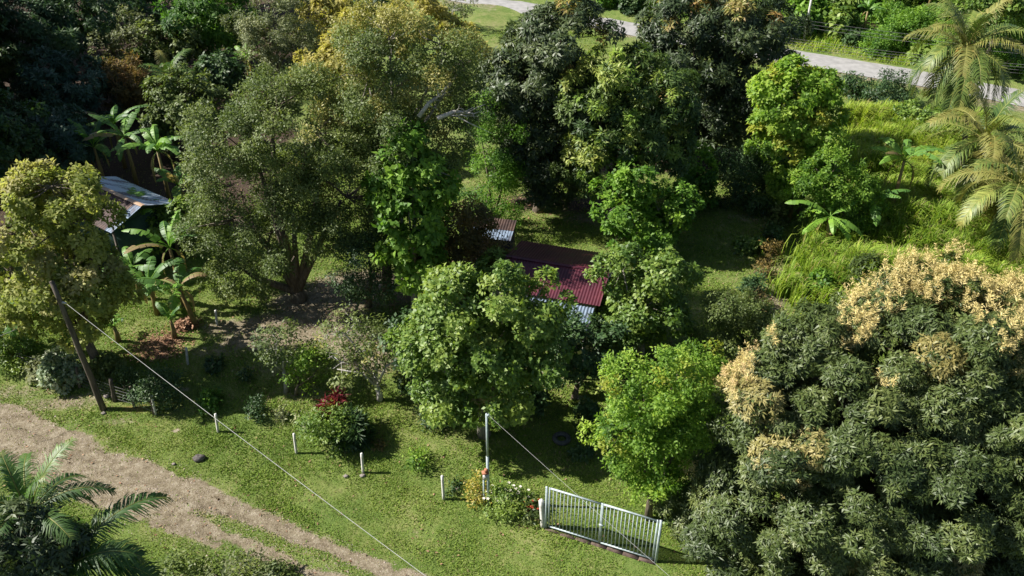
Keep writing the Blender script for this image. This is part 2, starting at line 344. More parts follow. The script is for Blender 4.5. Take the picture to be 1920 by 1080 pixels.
def crown(mb, lobes, kind, rng, lod=1., flush=0., fdir=(0, 0, 1), fmin=.1, zmin=None, dens=1., vb=0., gap=None, bottom=-.75, szc=1.):
    L, Wd, k, cpm, tilt, droop, rs, gap0, tw = KIND[kind]
    gap = gap0 if gap is None else gap
    L *= lod * szc; Wd *= lod * szc; cpm = cpm * dens / lod ** 2 / szc ** 2; subs = []
    fdir = nrm(np.array(fdir, float))
    Lc = np.array([l[:3] for l in lobes]); Lr = np.array([l[3:6] for l in lobes])
    for c, r in zip(Lc, Lr):
        rm = r.mean(); rsl = min(rs * .72, rm * .5)
        n = max(10, int(4.6 * rm * rm / (rsl * rsl)))
        d = fib(n, rng) + rng.normal(0, .12, (n, 3)); d = nrm(d)
        q3 = (c + d * r) @ (rng.normal(size=(3, 3)) * 1.5); g3 = np.sin(q3[:, 0]) + np.sin(q3[:, 1] * 1.2 + 1) + np.sin(q3[:, 2] * 1.5 + 2) + rng.normal(0, .5, n)
        keep = (d[:, 2] > bottom) & (g3 < np.quantile(g3, 1 - min(.6, gap * 1.25 + .05))); d = d[keep]
        nzp = rng.normal(size=(3, 3)) * 2.2; wv = np.sin(d @ nzp[0] + 1) * np.sin(d @ nzp[1] * 1.7 + 2) + .6 * np.sin(d @ nzp[2] * 2.6)
        rr = rng.uniform(.70, 1.08, len(d)) * (1 + .19 * wv) + (rng.random(len(d)) < .16) * .22
        p = c + d * r * rr[:, None]
        # drop those deep inside another lobe
        ok = np.ones(len(p), bool)
        for c2, r2 in zip(Lc, Lr):
            if (c2 == c).all(): continue
            ok &= (((p - c2) / r2) ** 2).sum(1) > .5
        p = p[ok]; d = d[ok]
        ni = int(n * .07 * (1 - gap)); di_ = nrm(rng.normal(size=(ni, 3))); p = np.concatenate([p, c + di_ * r * rng.uniform(.1, .55, (ni, 1))]); d = np.concatenate([d, di_])
        for pp, dd in zip(p, d): subs.append((pp, dd, rsl * rng.uniform(.5, 1.35)))
    C = []; A = []; VB = []; FL = []
    for pp, dd, r in subs:
        m = max(3, int(4 * math.pi * r * r * cpm * .62))
        u = nrm(rng.normal(size=(m, 3)) + dd * .55 + np.array([0, 0, .25]))
        rad = r * (1 - np.abs(rng.normal(0, .16, m)))
        q = pp + u * rad[:, None] * np.array([1, 1, .8])
        C.append(q); A.append(nrm(u * .6 + dd * .45 + np.array([0, 0, .35]) + rng.normal(0, .2, (m, 3))))
        VB.append(np.full(m, rng.normal(0, .19)))
        f = 0.
        if flush > 0 and dd @ fdir > fmin and rng.random() < flush * (1.2 if dd @ fdir > .5 else .7): f = 1.
        FL.append(np.full(m, f))
    C = np.concatenate(C); A = np.concatenate(A); VB = np.concatenate(VB); FL = np.concatenate(FL)
    if zmin is not None:
        ok = C[:, 2] > zmin + .1; C, A, VB, FL = C[ok], A[ok], VB[ok], FL[ok]
    FL = FL * (rng.random(len(FL)) < .85) * rng.uniform(.6, 1, len(FL))
    n = len(C)
    ref = nrm(rng.normal(size=(n, 3))); B = nrm(np.cross(A, ref)); E = np.cross(A, B)
    k = int(k)
    ph = (np.arange(k)[None] * 2.4 + rng.uniform(0, 6.28, (n, 1)) + rng.normal(0, .25, (n, k)))
    th = np.radians(rng.uniform(tilt[0], tilt[1], (n, k)))
    D = A[:, None] * np.cos(th)[..., None] + (B[:, None] * np.cos(ph)[..., None] + E[:, None] * np.sin(ph)[..., None]) * np.sin(th)[..., None]
    D[..., 2] -= droop * rng.uniform(.4, 1.3, (n, k)); D = nrm(D)
    P = C[:, None] + D * (.12 * L) + A[:, None] * rng.uniform(-1, .6, (n, k, 1)) * tw * 1.6 + rng.normal(0, tw, (n, k, 3))
    N0 = A[:, None] + np.array([0, 0, .5]) + rng.normal(0, .28, (n, k, 3))
    LL = L * rng.uniform(.65, 1.2, n * k); WW = Wd * rng.uniform(.75, 1.2, n * k)
    v = np.clip(.5 + vb + np.repeat(VB, k) + rng.normal(0, .17, n * k), 0, 1)
    leaf_quads(mb, P.reshape(-1, 3), D.reshape(-1, 3), LL, WW, N0.reshape(-1, 3), v, np.repeat(FL, k))
    NLEAF[0] += n * k
    return subs, C, A
def limbs(mb, base, lobes, subs, rng, r0, nl=10, fork=.35, twigs=0):
    Lc = np.array([l[:3] for l in lobes]); c = Lc.mean(0); zb = min(l[2] - l[5] for l in lobes)
    fk = base + (c - base) * np.array([fork * .8, fork * .8, 1]) * 0; fz = base[2] + max(.5, (max(zb, base[2] + .4) - base[2]) * .9)
    fk = np.array([base[0] + (c[0] - base[0]) * .3, base[1] + (c[1] - base[1]) * .3, fz])
    P = [base - [0, 0, .2], base + (fk - base) * .5 + rng.normal(0, .06, 3), fk]
    mb.tube(P, [r0 * 1.35, r0 * 1.0, r0 * .85], 8)
    ends = []
    for cc in Lc:
        m = (fk + cc) / 2 + rng.normal(0, .25, 3); m[2] = max(m[2], fz)
        mb.tube([fk - [0, 0, .1], m, cc + rng.normal(0, .2, 3)], [r0 * .62, r0 * .42, r0 * .18], 6); ends.append(cc); ends.append(m)
    ends = np.array(ends)
    idx = rng.permutation(len(subs))[:nl + twigs]
    for j, q in enumerate(idx):
        p = subs[q][0]; e = ends[np.argmin(((ends - p) ** 2).sum(1))]
        m = (e * .5 + p * .5) + rng.normal(0, .18, 3)
        rr = r0 * (.19 if j < nl else .10); mb.tube([e, m, p], [rr, rr * .75, rr * .35], 5 if j < nl else 4)
def tree(name, label, cat, base, cr, kind, m, seed, r0=.18, group=None, bark=None, lobes=None, nl=10, twigs=6, basepx=True, **kw):
    """base (px,py) ground pixel; cr = list of crown lobes (cx,cy,half-width,half-height) in photo pixels, stood on the base's depth"""
    rng = np.random.default_rng(seed)
    B = G(*base) if basepx else np.array([base[0], base[1], float(hgt(base[0], base[1]))])
    LB = []
    for c in cr:
        dy = c[4] if len(c) > 4 else 0
        p = atY(c[0], c[1], B[1] + dy); Zd = depth(p); s = F / Zd; r = c[2] / s
        vd = nrm(p - np.array([0, 0, H])); st = -vd[2]; ct = math.sqrt(1 - st * st)
        rz2 = ((c[3] / s) ** 2 - (r * st) ** 2) / ct ** 2; rz = math.sqrt(max(rz2, (.55 * r) ** 2))
        if p[2] - rz < B[2] - .2: pass
        LB.append((p[0], p[1], p[2], r, r * (c[5] if len(c) > 5 else 1.), rz))
    Zd = depth(B); lod = kw.pop('lod', None) or min(2.0, max(1., (Zd / 36.) ** .8))
    root = thing(name, label, cat, B, group)
    mb = MB(); subs, C, A = crown(mb, LB, kind, rng, lod=lod, zmin=B[2], **kw)
    mb.build('crown', LM[m], root, off=B)
    tb = MB(); limbs(tb, B, LB, subs, rng, r0, nl, twigs=twigs); tb.build('trunk', bark or BARK, root, smooth=True, off=B)
    return root, LB, subs, C, A
def shrub(name, label, cat, base, hw, hh, kind, m, seed, group=None, basepx=True, up=.75, **kw):
    rng = np.random.default_rng(seed)
    B = G(*base) if basepx else np.array([base[0], base[1], float(hgt(base[0], base[1]))])
    s = F / depth(B); r = hw / s; rz = hh / s
    n = 3 if r > .5 else 1; LB = [(B[0] + rng.uniform(-.35, .35) * r * (n > 1), B[1] + rng.uniform(-.35, .35) * r * (n > 1), B[2] + rz * up * rng.uniform(.8, 1.1), r * (.75 if n > 1 else 1), r * (.75 if n > 1 else 1), rz) for _ in range(n)]
    lod = kw.pop('lod', None) or min(2.0, max(1., (depth(B) / 36.) ** .8))
    root = thing(name, label, cat, B, group)
    mb = MB(); subs, C, A = crown(mb, LB, kind, rng, lod=lod, zmin=B[2], **kw)
    mb.build('foliage', LM[m], root, off=B)
    tb = MB()
    for p, d, rr in [subs[i] for i in rng.permutation(len(subs))[:9]]:
        tb.tube([B - [0, 0, .08], (B + p) / 2 + rng.normal(0, .04, 3), p], [.025 + .01 * r, .018, .008], 4)
    tb.build('stem', BARK, root, off=B)
    return root, LB, C, A

# ------------------------------------------------------------------ bananas and palms
def strip_leaf(mb, P, width, up, rng, v, fl=0., tear=.0):
    """a broad leaf along the midrib P: two half blades of strips, some hanging loose where the leaf is torn"""
    T = nrm(np.gradient(P, axis=0)); S = nrm(np.cross(T, up)); N = np.cross(S, T)
    n = len(P)
    for sgn in (-1, 1):
        dr = .0
        for i in range(n - 1):
            if rng.random() < .5: dr = rng.uniform(.0, .35 + tear)
            g = rng.uniform(.06, .3) if rng.random() < tear else 0
            w0, w1 = width[i], width[i + 1]
            a = P[i] * (1 - g) + P[i + 1] * g; b = P[i + 1]
            o0 = S[i] * sgn * w0 - N[i] * abs(w0) * dr + T[i] * w0 * .25; o1 = S[i + 1] * sgn * w1 - N[i + 1] * abs(w1) * dr + T[i + 1] * w1 * .25
            am, bm = a + o0 * .55 + N[i] * w0 * .09, b + o1 * .55 + N[i] * w1 * .09
            vv = v + rng.normal(0, .05)
            mb.add([a, b, bm, am, b + o1, a + o0], [(0, 1, 2, 3), (3, 2, 4, 5)], v=vv, fl=fl)
def banana(label, base, h, nleaf, L, seed, cat='banana plant', group='banana plants around the garden', lean=(0, 0), dead=2, Wd=.26, vb=0., basepx=True, low=0., name='banana_plant', loose=False):
    rng = np.random.default_rng(seed)
    B = G(*base) if basepx else np.array([base[0], base[1], float(hgt(*base))])
    root = thing(name, label, cat, B, group)
    top = np.array([lean[0], lean[1], h])
    tb = MB(); tb.tube([(0, 0, -.1), top * .5 + [.03, 0, 0], top], [.16, .125, .075], 8); tb.build('pseudostem', STEM, root, smooth=True)
    az0 = rng.uniform(0, 6.28)
    for i in range(nleaf + dead):
        dd = i >= nleaf
        az = az0 + i * 2.4 + rng.normal(0, .2); el = R_(rng.uniform(40, 82) - i * 3.0 - low * 30) if not dd else R_(-20)
        l = L * rng.uniform(.75, 1.1) * (.7 if dd else 1); n = 15
        bend = rng.uniform(.9, 1.9) if not dd else 1.3
        t = np.linspace(0, 1, n); e = el - bend * t ** 1.4
        if dd: e = np.clip(R_(10) - 2.2 * t ** .5, -1.5, 9)
        d = np.stack([np.cos(e) * math.cos(az), np.cos(e) * math.sin(az), np.sin(e)], 1)
        P = top + np.concatenate([[[0, 0, 0]], np.cumsum((d[:-1] + d[1:]) / 2 * l / (n - 1), 0)])
        u = np.clip((t - .14) / .86, 0, 1); wd = Wd * (.8 + .4 * rng.random()) * np.sin(math.pi * u ** .75) ** .55 * (t > .13) + .012
        if dd: wd *= .45
        wd[-1] = .01
        side = np.array([-math.sin(az), math.cos(az), 0]); up = nrm(np.cross(side, d.mean(0)))
        if up[2] < 0 and not dd: up = -up
        mb = MB(); strip_leaf(mb, P, wd, up, rng, np.clip(.45 + vb + rng.normal(0, .2), 0, 1), 1. if dd else (1. if rng.random() < .04 else 0.), tear=.5)
        mb.tube(P, np.linspace(.03, .008, n), 4, v=.9, fl=0.)
        mb.build('dead_leaf' if dd else 'leaf', LM['banana'], root)
    return root
def palm(label, base, ccen, L, nf, seed, m='frond', fl=.15, coco=10, cat='palm tree', trunk_r=.16, elmin=-35, basepx=True, dead=3, spread=1., group=None, name='coconut_palm', vb=0., azs=None, lw=.026, elmax=84):
    rng = np.random.default_rng(seed)
    B = G(*base) if basepx else np.array([base[0], base[1], float(hgt(*base))])
    Cw = atY(ccen[0], ccen[1], B[1]); top = Cw - B
    root = thing(name, label, cat, B, group)
    tb = MB(); ts = np.linspace(0, 1, 14)[:, None]
    P = top * np.concatenate([ts ** 1.5, ts ** 1.5, ts], 1); P[0, 2] = -.2
    tb.tube(P, trunk_r * (1.15 - .35 * ts[:, 0]) * (1 + .06 * np.cos(np.arange(14) * 3.1)), 9); tb.build('trunk', BARK, root, smooth=True)
    for i in range(nf + dead):
        dd = i >= nf
        f = i / nf
        az = i * 2.3999 + rng.normal(0, .15)
        if azs is not None: az = R_(azs[i % len(azs)] + rng.normal(0, 6))
        el = R_(elmax - (elmax - elmin) * f ** .85 + rng.normal(0, 5)) if not dd else R_(-60)
        l = L * (rng.uniform(.85, 1.08) * (1 if f > .15 else .8)) * (.75 if dd else 1); n = 26
        t = np.linspace(0, 1, n); bend = (1.0 + .8 * math.cos(max(el, 0))) * rng.uniform(.75, 1.15) * spread
        e = np.clip(el - bend * t ** 1.5, -1.45, 2)
        twist = rng.normal(0, .12) * t
        d = np.stack([np.cos(e) * np.cos(az + twist), np.cos(e) * np.sin(az + twist), np.sin(e)], 1)
        P = top + np.array([math.cos(az), math.sin(az), 0]) * .08 + np.concatenate([[[0, 0, 0]], np.cumsum((d[:-1] + d[1:]) / 2 * l / (n - 1), 0)])
        mb = MB(); vv = np.clip(.45 + vb + rng.normal(0, .17), 0, 1); flu = 1. if (dd or (rng.random() < fl * (1 + 2 * f))) else 0.
        mb.tube(P, np.linspace(.045, .008, n), 4, v=np.full(n * 4, 1.), fl=.6)
        m_ = 50; u = np.linspace(.12, .995, m_)
        Pi = np.stack([np.interp(u, t, P[:, k]) for k in range(3)], 1); Ti = nrm(np.stack([np.interp(u, t, d[:, k]) for k in range(3)], 1))
        side0 = nrm(np.cross(Ti, [0, 0, 1.] if abs(e.mean()) < 1.3 else [-math.cos(az), -math.sin(az), .2])); Nn_ = nrm(np.cross(side0, Ti))
        ll = L * .235 * np.sin(math.pi * (.12 + .82 * u)) ** .6
        for sg in (-1, 1):
            dr = side0 * sg * .8 + Ti * .62 + Nn_ * .22 + rng.normal(0, .07, (m_, 3)); dr = nrm(dr)
            lj = (ll * rng.uniform(.85, 1.1, m_))[:, None]; g = rng.uniform(.45, 1.3, (m_, 1)) * (1.3 if dd else 1)
            p1 = Pi + dr * lj * .45; d2 = nrm(dr - np.array([0, 0, 1]) * g); p2 = p1 + d2 * lj * .55 - np.array([0, 0, .06]) * lj
            wv = nrm(np.cross(dr, Nn_)) * lw * L / 4 * .95
            Vv = np.stack([Pi - wv, Pi + wv, p1 + wv * 1.1, p1 - wv * 1.1, p2 + wv * .25, p2 - wv * .25], 1).reshape(-1, 3)
            b = np.arange(m_)[:, None] * 6; q = np.concatenate([b + [0, 1, 2, 3], b + [3, 2, 4, 5]])
            mb.add(Vv, q, v=np.repeat(np.clip(vv + rng.normal(0, .16, m_), 0, 1), 6), fl=np.repeat(flu * rng.uniform(.5, 1, m_) + (u > .9) * .4 * rng.random(), 6))
        mb.build('dead_frond' if dd else 'frond', LM[m], root)
    for i in range(coco):
        a = rng.uniform(0, 6.28); c = top + np.array([math.cos(a) * rng.uniform(.3, .6), math.sin(a) * rng.uniform(.3, .6) - .1, .05 - rng.uniform(0, .5)])
        d = fib(26, rng); rr = .17
        th = np.linspace(0, math.pi, 7); prof = np.sin(th) * rr; zz = -np.cos(th) * rr * 1.25
        mb = MB(); mb.tube(np.stack([c[0] + 0 * zz, c[1] + 0 * zz, c[2] + zz], 1), np.maximum(prof, .01) * (1 + .05 * np.cos(th)), 8); mb.build('coconut', COCO, root, smooth=True)
    return root

# ------------------------------------------------------------------ buildings
def corr_sheet(mb, A, B, C, D, n=40, amp=.02):
    """corrugated sheet A-B (eave) to D-C (ridge); ribs run from eave to ridge"""
    A, B, C, D = [np.asarray(p, float) for p in (A, B, C, D)]
    N = nrm(np.cross(B - A, D - A)); N = N if N[2] > 0 else -N
    k = n * 4; t = np.linspace(0, 1, k + 1)[:, None]; o = np.cos(np.arange(k + 1) * math.pi / 2)[:, None] * amp * N
    lo = A + (B - A) * t + o; hi = D + (C - D) * t + o
    V = np.concatenate([lo, hi, lo - N * .012, hi - N * .012]); m = k + 1; i = np.arange(k)
    mb.add(V, np.stack([i, i + 1, i + 1 + m, i + m], 1)); mb.add(V[2 * m:], np.stack([i, i + m, i + 1 + m, i + 1], 1))
    for a in (0, k): mb.add(V[[a, a + m, a + 3 * m, a + 2 * m]], [(0, 1, 2, 3)])
def wallbox(mb, c, u, v, z0, z1, th=.12):
    """four walls round a rectangle centre c, half vectors u, v (2-D)"""
    c, u, v = [np.array(k, float) for k in (c, u, v)]
    un, vn = nrm(u), nrm(v)
    for s in (-1, 1):
        p = c + u * s; a = p - v; b = p + v
        for (q0, q1, w_) in ((a, b, un), ):
            V = [(q[0] + w_[0] * o, q[1] + w_[1] * o, z) for q in (q0, q1) for o in (-th / 2, th / 2) for z in (z0, z1)]
            mb.add(V, [(0, 1, 3, 2), (4, 6, 7, 5), (0, 4, 5, 1), (2, 3, 7, 6), (0, 2, 6, 4), (1, 5, 7, 3)])
        p = c + v * s; a = p - u + un * (th / 2 + .003); b = p + u - un * (th / 2 + .003)
        V = [(q[0] + vn[0] * o, q[1] + vn[1] * o, z) for q in (a, b) for o in (-th / 2, th / 2) for z in (z0, z1)]
        mb.add(V, [(0, 1, 3, 2), (4, 6, 7, 5), (0, 4, 5, 1), (2, 3, 7, 6), (0, 2, 6, 4), (1, 5, 7, 3)])
# left tin-roofed house, gable end towards the camera
def left_house():
    zr, ze = 4.0, 3.25
    z0 = float(hgt(-19.5, 41)); zr += z0; ze += z0
    R1 = flat(268, 386, zr); R2 = flat(188, 350, zr); E1 = flat(338, 383, ze)
    rd = nrm((R2 - R1)[:2]); perp = np.array([rd[1], -rd[0]]); w_ = abs((E1 - R1)[:2] @ perp); ln = np.linalg.norm((R2 - R1)[:2]) + 2.0
    rd3 = np.array([*rd, 0]); p3 = np.array([*perp, 0])
    if p3[0] < 0: p3 = -p3
    A = np.array([R1[0], R1[1], zr])
    root = thing('tin_roofed_house', 'small house with a gabled roof of rusty brown and blue-grey tin among banana plants', 'house', (A[0], A[1], z0))
    off = np.array([A[0], A[1], z0])
    dz = np.array([0, 0, ze - zr])
    mb = MB(); corr_sheet(mb, A + p3 * w_ + dz, A + p3 * w_ + dz + rd3 * ln, A + rd3 * ln, A, 34); mb.build('roof', TINM, root, off=off)['label'] = 'blue-grey tin roof slope with dark rust blotches'
    mb = MB(); corr_sheet(mb, A - p3 * w_ + dz + rd3 * .55, A - p3 * w_ + dz + rd3 * ln, A + rd3 * ln, A + rd3 * .55, 30); mb.build('roof', TINR, root, off=off)['label'] = 'rusty brown tin roof slope'
    mb = MB(); corr_sheet(mb, A - p3 * w_ + dz + [0, 0, .012], A - p3 * w_ + dz + rd3 * .6 + [0, 0, .012], A + rd3 * .6 + [0, 0, .012], A + [0, 0, .012], 3); mb.build('roof', TINB, root, off=off)['label'] = 'pale blue-grey roof sheet along the gable edge'
    mb = MB(); mb.add([A + [0, 0, .05], A + rd3 * ln + [0, 0, .05], A + rd3 * ln + p3 * .14 - [0, 0, -.01], A + p3 * .14 - [0, 0, -.01], A - p3 * .14 + [0, 0, .01], A + rd3 * ln - p3 * .14 + [0, 0, .01]], [(0, 1, 2, 3), (1, 0, 4, 5)])
    mb.build('ridge_cap', noise_mat('tan_ridge_metal', [(.3, .2, .13), (.42, .3, .2)], 3, rough=.5), root, off=off)
    c = (A + rd3 * ln / 2)[:2]; mb = MB(); wallbox(mb, c, rd * (ln / 2 - .45), p3[:2] * (w_ - .4), z0 - .2, ze + .05)
    for s in (.45, ln - .45):
        a = A + rd3 * s; q = w_ - .4
        mb.add([a - p3 * q + dz + [0, 0, .05], a + p3 * q + dz + [0, 0, .05], a + [0, 0, -.06]], [(0, 1, 2)])
    mb.build('wall', WALLG, root, off=off)
    mb = MB(); f = A + rd3 * .36 + p3 * .6
    mb.bar(np.array([*f[:2], z0 + .0]), np.array([*f[:2], z0 + 2.1]), .8, .05); mb.build('door', DARKM, root, off=off)
    for s in (-1, 1):
        mb = MB(); q = A + rd3 * .1 + p3 * s * (w_ - .15); mb.bar([q[0], q[1], z0 - .1], [q[0], q[1], ze - .05], .1, .1); mb.build('post', WOODP, root, off=off)
left_house()
# maroon roofed house in the middle with blue tin lean-to
def garden_house():
    z0 = float(hgt(2.5, 34)); zr, ze = 3.9 + z0, 3.3 + z0
    bl, br, nr = flat(985, 452, ze), flat(1162, 479, ze), flat(1118, 573, ze)
    u = nrm((br - bl)[:2]); v = np.array([u[1], -u[0]]); v = v if v[1] < 0 else -v
    U = np.array([*u, 0]); Vv = np.array([*v, 0]); wd = np.linalg.norm((br - bl)[:2]) + .2; dp = abs((nr - br)[:2] @ v)
    A = bl - U * .2; root = thing('maroon_roofed_house', 'small garden house with a maroon corrugated metal roof and blue tin lean-to', 'house', (A[0] + u[0] * wd / 2, A[1] + v[1] * dp / 2, z0)); off = np.array(root.location)
    mid = .56; up = np.array([0, 0, zr - ze])
    for lo, hi in ((0, mid), (1, mid)):
        mb = MB(); corr_sheet(mb, A + Vv * dp * lo, A + Vv * dp * lo + U * wd, A + Vv * dp * hi + U * wd + up, A + Vv * dp * hi + up, 36, .018); mb.build('roof', REDR, root, off=off)
    mb = MB(); a = A + Vv * dp * mid + up
    mb.add([a + [0, 0, .05], a + U * wd + [0, 0, .05], a + U * wd + Vv * .13 + [0, 0, .012], a + Vv * .13 + [0, 0, .012], a - Vv * .13 + [0, 0, .012], a + U * wd - Vv * .13 + [0, 0, .012]], [(0, 1, 2, 3), (1, 0, 4, 5)]); mb.build('ridge_cap', REDR, root, off=off)
    mb = MB(); c = (A + U * wd / 2 + Vv * dp / 2)[:2]; wallbox(mb, c, u * (wd / 2 - .35), v * (dp / 2 - .35), z0 - .3, ze - .02); mb.build('wall', WALLW, root, off=off)
    # gable triangles
    for s in (.3, wd - .3):
        mb = MB(); p = A + U * s; mb.add([p + Vv * .4 + [0, 0, -.02], p + Vv * (dp - .4) + [0, 0, -.02], p + Vv * dp * mid + up - [0, 0, .05]], [(0, 1, 2)]); mb.build('gable', WALLW, root, off=off)
    # lean-to
    e0 = A + Vv * (dp + .02) + U * (wd * .30) - [0, 0, .14]; e1 = A + Vv * (dp + .02) + U * (wd - .25) - [0, 0, .14]
    dn = Vv * 1.55 - np.array([0, 0, .5])
    mb = MB(); corr_sheet(mb, e0 + dn, e1 + dn, e1, e0, 22, .03); mb.build('lean_to_roof', TINB, root, off=off)
    for q in (e0 + dn * .93 + U * .1, (e0 + e1) / 2 + dn * .93, e1 + dn * .93 - U * .1):
        mb = MB(); mb.bar([q[0], q[1], z0 - .2], [q[0], q[1], q[2] - .05], .12, .12); mb.build('post', CONC, root, off=off)
    mb = MB(); d0 = A + Vv * (dp - .27) + U * wd * .6; mb.bar([d0[0], d0[1], z0 - .1], [d0[0], d0[1], z0 + 2.05], .85, .06); mb.build('door', DARKM, root, off=off)
garden_house()
def shed():
    z0 = float(hgt(0, 37)); ze = 2.6 + z0
    a, b = flat(912, 447, ze), flat(957, 452, ze); d = flat(975, 431, ze + .35); u = nrm((b - a)[:2]); v = np.array([-u[1], u[0]]); wd = 2.4; dp = max(1.6, abs((d - b)[:2] @ v))
    b_ = b; a_ = b - np.array([*u, 0]) * wd; V3 = np.array([*v, 0]) * dp; up = np.array([0, 0, .4])
    root = thing('garden_shed', 'dark open shed with a low rusty and blue tin roof behind the maroon roof', 'shed', (*((a_ + b_) / 2 + V3 / 2)[:2], z0)); off = np.array(root.location)
    mb = MB(); corr_sheet(mb, a_, b_, b_ + V3 * .5 + up * .5, a_ + V3 * .5 + up * .5, 16); mb.build('roof', TINB, root, off=off)['label'] = 'blue-grey tin sheet'
    mb = MB(); corr_sheet(mb, a_ + V3 * .47 + up * .47 + [0, 0, .02], b_ + V3 * .47 + up * .47 + [0, 0, .02], b_ + V3 + up + [0, 0, .02], a_ + V3 + up + [0, 0, .02], 16); mb.build('roof', TINR, root, off=off)['label'] = 'rusty brown tin sheet'
    mb = MB(); wallbox(mb, ((a_ + b_) / 2 + V3 / 2)[:2], u * (wd / 2 - .1), v * (dp / 2 - .15), z0 - .2, ze - .02, .06); mb.build('wall', DARKM, root, off=off)
shed()

# ------------------------------------------------------------------ posts, poles, gate, wires
def post(base, top, label, name, m, r, group, cat, shape=4, seed=0):
    B = G(*base); h = max(.5, hZ(B, top[1]))
    T = atY(top[0], top[1], B[1])
    rng = np.random.default_rng(seed)
    t = T - B; o = MB()
    n = 6; s = np.linspace(0, 1, n)[:, None]; P = t * s; P[0] = (0, 0, -.15)
    if shape == 4: o.tube(P, [r * 1.414] * n, 4)
    else: o.tube(P + rng.normal(0, r * .18, (n, 3)), r * (1.12 - .25 * s[:, 0]), 8)
    ob = o.build(name, m, smooth=shape != 4, loc=tuple(B)); tag(ob, label, cat, group); return ob
g1 = 'white concrete fence posts across the lawn'
post((292,778),(284,741),'white concrete post beside the wooden posts at the lawn corner','fence_post',CONC,.042,g1,'fence post')
post((409,810),(404,776),'white concrete post on the lawn left of the red-leaved bush, under the cable','fence_post',CONC,.042,g1,'fence post')
post((556,850),(551,813),'white concrete post on the lawn just below the red-leaved bush','fence_post',CONC,.042,g1,'fence post')
post((681,886),(678,850),'white concrete post standing alone with a small stone at its foot','fence_post',CONC,.042,g1,'fence post')
post((832,936),(829,892),'white concrete post nearest the tall service pole','fence_post',CONC,.042,g1,'fence post')
post((352,683),(349,652),'grey weathered post standing in the shaded lawn','fence_post',CONC,.045,'grey posts inside the yard','fence post')
post((407,610),(404,582),'grey weathered post beside the banana plant and dead leaf pile','fence_post',CONC,.045,'grey posts inside the yard','fence post')
post((1019,988),(1015,938),'white concrete post beside the hinge side of the metal gate','gate_side_post',CONC,.075,None,'gate post')
g2 = 'wooden barbed wire posts by the track'
WP = [post((150,727),(143,688),'rough wooden post left of the leaning pole','wooden_post',WOODP,.07,g2,'wooden post',8,1),
 post((216,752),(207,710),'thick dark wooden stump post just right of the leaning pole','wooden_post',WOODP,.10,g2,'wooden post',8,2),
 post((252,764),(244,725),'slim wooden post standing in the red earth','wooden_post',WOODP,.06,g2,'wooden post',8,3),
 post((288,777),(280,738),'thin dark post tied against the white corner post','wooden_post',WOODP,.045,g2,'wooden post',8,4)]
# leaning pole
B = G(195, 768); PT = atY(98, 530, B[1]); mb = MB()
n = 9; s = np.linspace(0, 1, n)[:, None]; P = (PT - B) * s + np.random.default_rng(2).normal(0, .02, (n, 3)); P[0] = (0, 0, -.3)
pole = thing('utility_pole', 'tall dark leaning wooden pole at the edge of the dirt track', 'utility pole', B)
mb.tube(P, .15 - .05 * s[:, 0], 10); mb.build('pole', WOODP, pole, smooth=True)
mb = MB(); q = (PT - B) * .86; mb.tube([q + [.1, -.02, 0], q + [.26, -.04, -.03]], .05, 8); mb.build('insulator', CONC, pole, smooth=True)
CA = B + q + np.array([.24, -.05, -.02])
# service pole
B = G(916, 946); T = atY(915, 776, B[1]); sp = thing('service_pole', 'slim grey metal service pole with a meter support on the lawn', 'service pole', B)
mb = MB(); mb.tube([(0, 0, -.2), (0, 0, (T - B)[2] * .55)], .06, 10); mb.tube([(0, 0, (T - B)[2] * .55), (0, 0, (T - B)[2])], .045, 10); mb.build('pole', ALU, sp, smooth=True)
mb = MB(); mb.tube([(-.17, 0, -.2), (-.17, 0, 1.55)], .035, 8); mb.box((-.08, 0, 1.45), (.2, .05, .06)); mb.build('meter_support', ALU, sp)
mb = MB(); mb.box((-.1, -.08, 1.62), (.2, .14, .2)); mb.build('meter_box', CONC, sp)
mb = MB(); mb.box((-.1, -.08, 1.84), (.26, .2, .05), .2); mb.box((-.06, -.08, 1.96), (.12, .12, .12), .5); mb.build('box_lid', REDP, sp)
mb = MB(); mb.box((.06, -.02, (T - B)[2] - .05), (.1, .08, .1)); mb.build('bracket', ALU, sp)
CB = B + np.array([.08, -.02, (T - B)[2] - .06])
def cable(name, label, a, b, sag, r, m, n=30, group=None, cat='cable'):
    a = np.asarray(a, float); b = np.asarray(b, float); t = np.linspace(0, 1, n)[:, None]
    P = a + (b - a) * t; P[:, 2] -= (4 * sag * t * (1 - t))[:, 0]
    mb = MB(); mb.tube(P, r, 5); return tag(mb.build(name, m, smooth=True, off=a, loc=tuple(a)), label, cat, group)
# main cable from the leaning pole across the lawn to a pole out of frame (lower right)
dv = ray(812, 1078); e = np.array([0, 0, H]) + dv * 23.0
e2 = CA + (e - CA) * 1.7
cable('overhead_cable', 'long pale overhead cable running from the leaning pole across the lawn', CA, e2, .3, .008, WIREM, 40)
dv = ray(1236, 1062); e = np.array([0, 0, H]) + dv * 25.3
cable('overhead_cable', 'thin pale cable running down from the top of the service pole past the gate', CB, CB + (e - CB) * 1.25, .05, .0045, WIREM, 40)
a = atY(0, 630, 30.); cable('overhead_cable', 'thin grey wire at the left edge above the banana leaves', atY(-160, 690, 28.), atY(60, 605, 31.), .05, .010, WIREM, 14)
# barbed wires
pts_ = [np.array(o.location) for o in WP]
l0 = G(40, 690)
for k in range(5):
    mb = MB(); z = .18 + .19 * k
    path = [p + [0, 0, z + (.03 if i % 2 else 0)] for i, p in enumerate([l0] + pts_)]
    mb.tube(path, .007, 4)
    tag(mb.build('barbed_wire', WIRED, off=path[0], loc=tuple(path[0])), ['lowest', 'second lowest', 'middle', 'second highest', 'topmost'][k] + ' strand of rusty barbed wire strung between the wooden posts by the track', 'wire', 'barbed wire strands by the track')
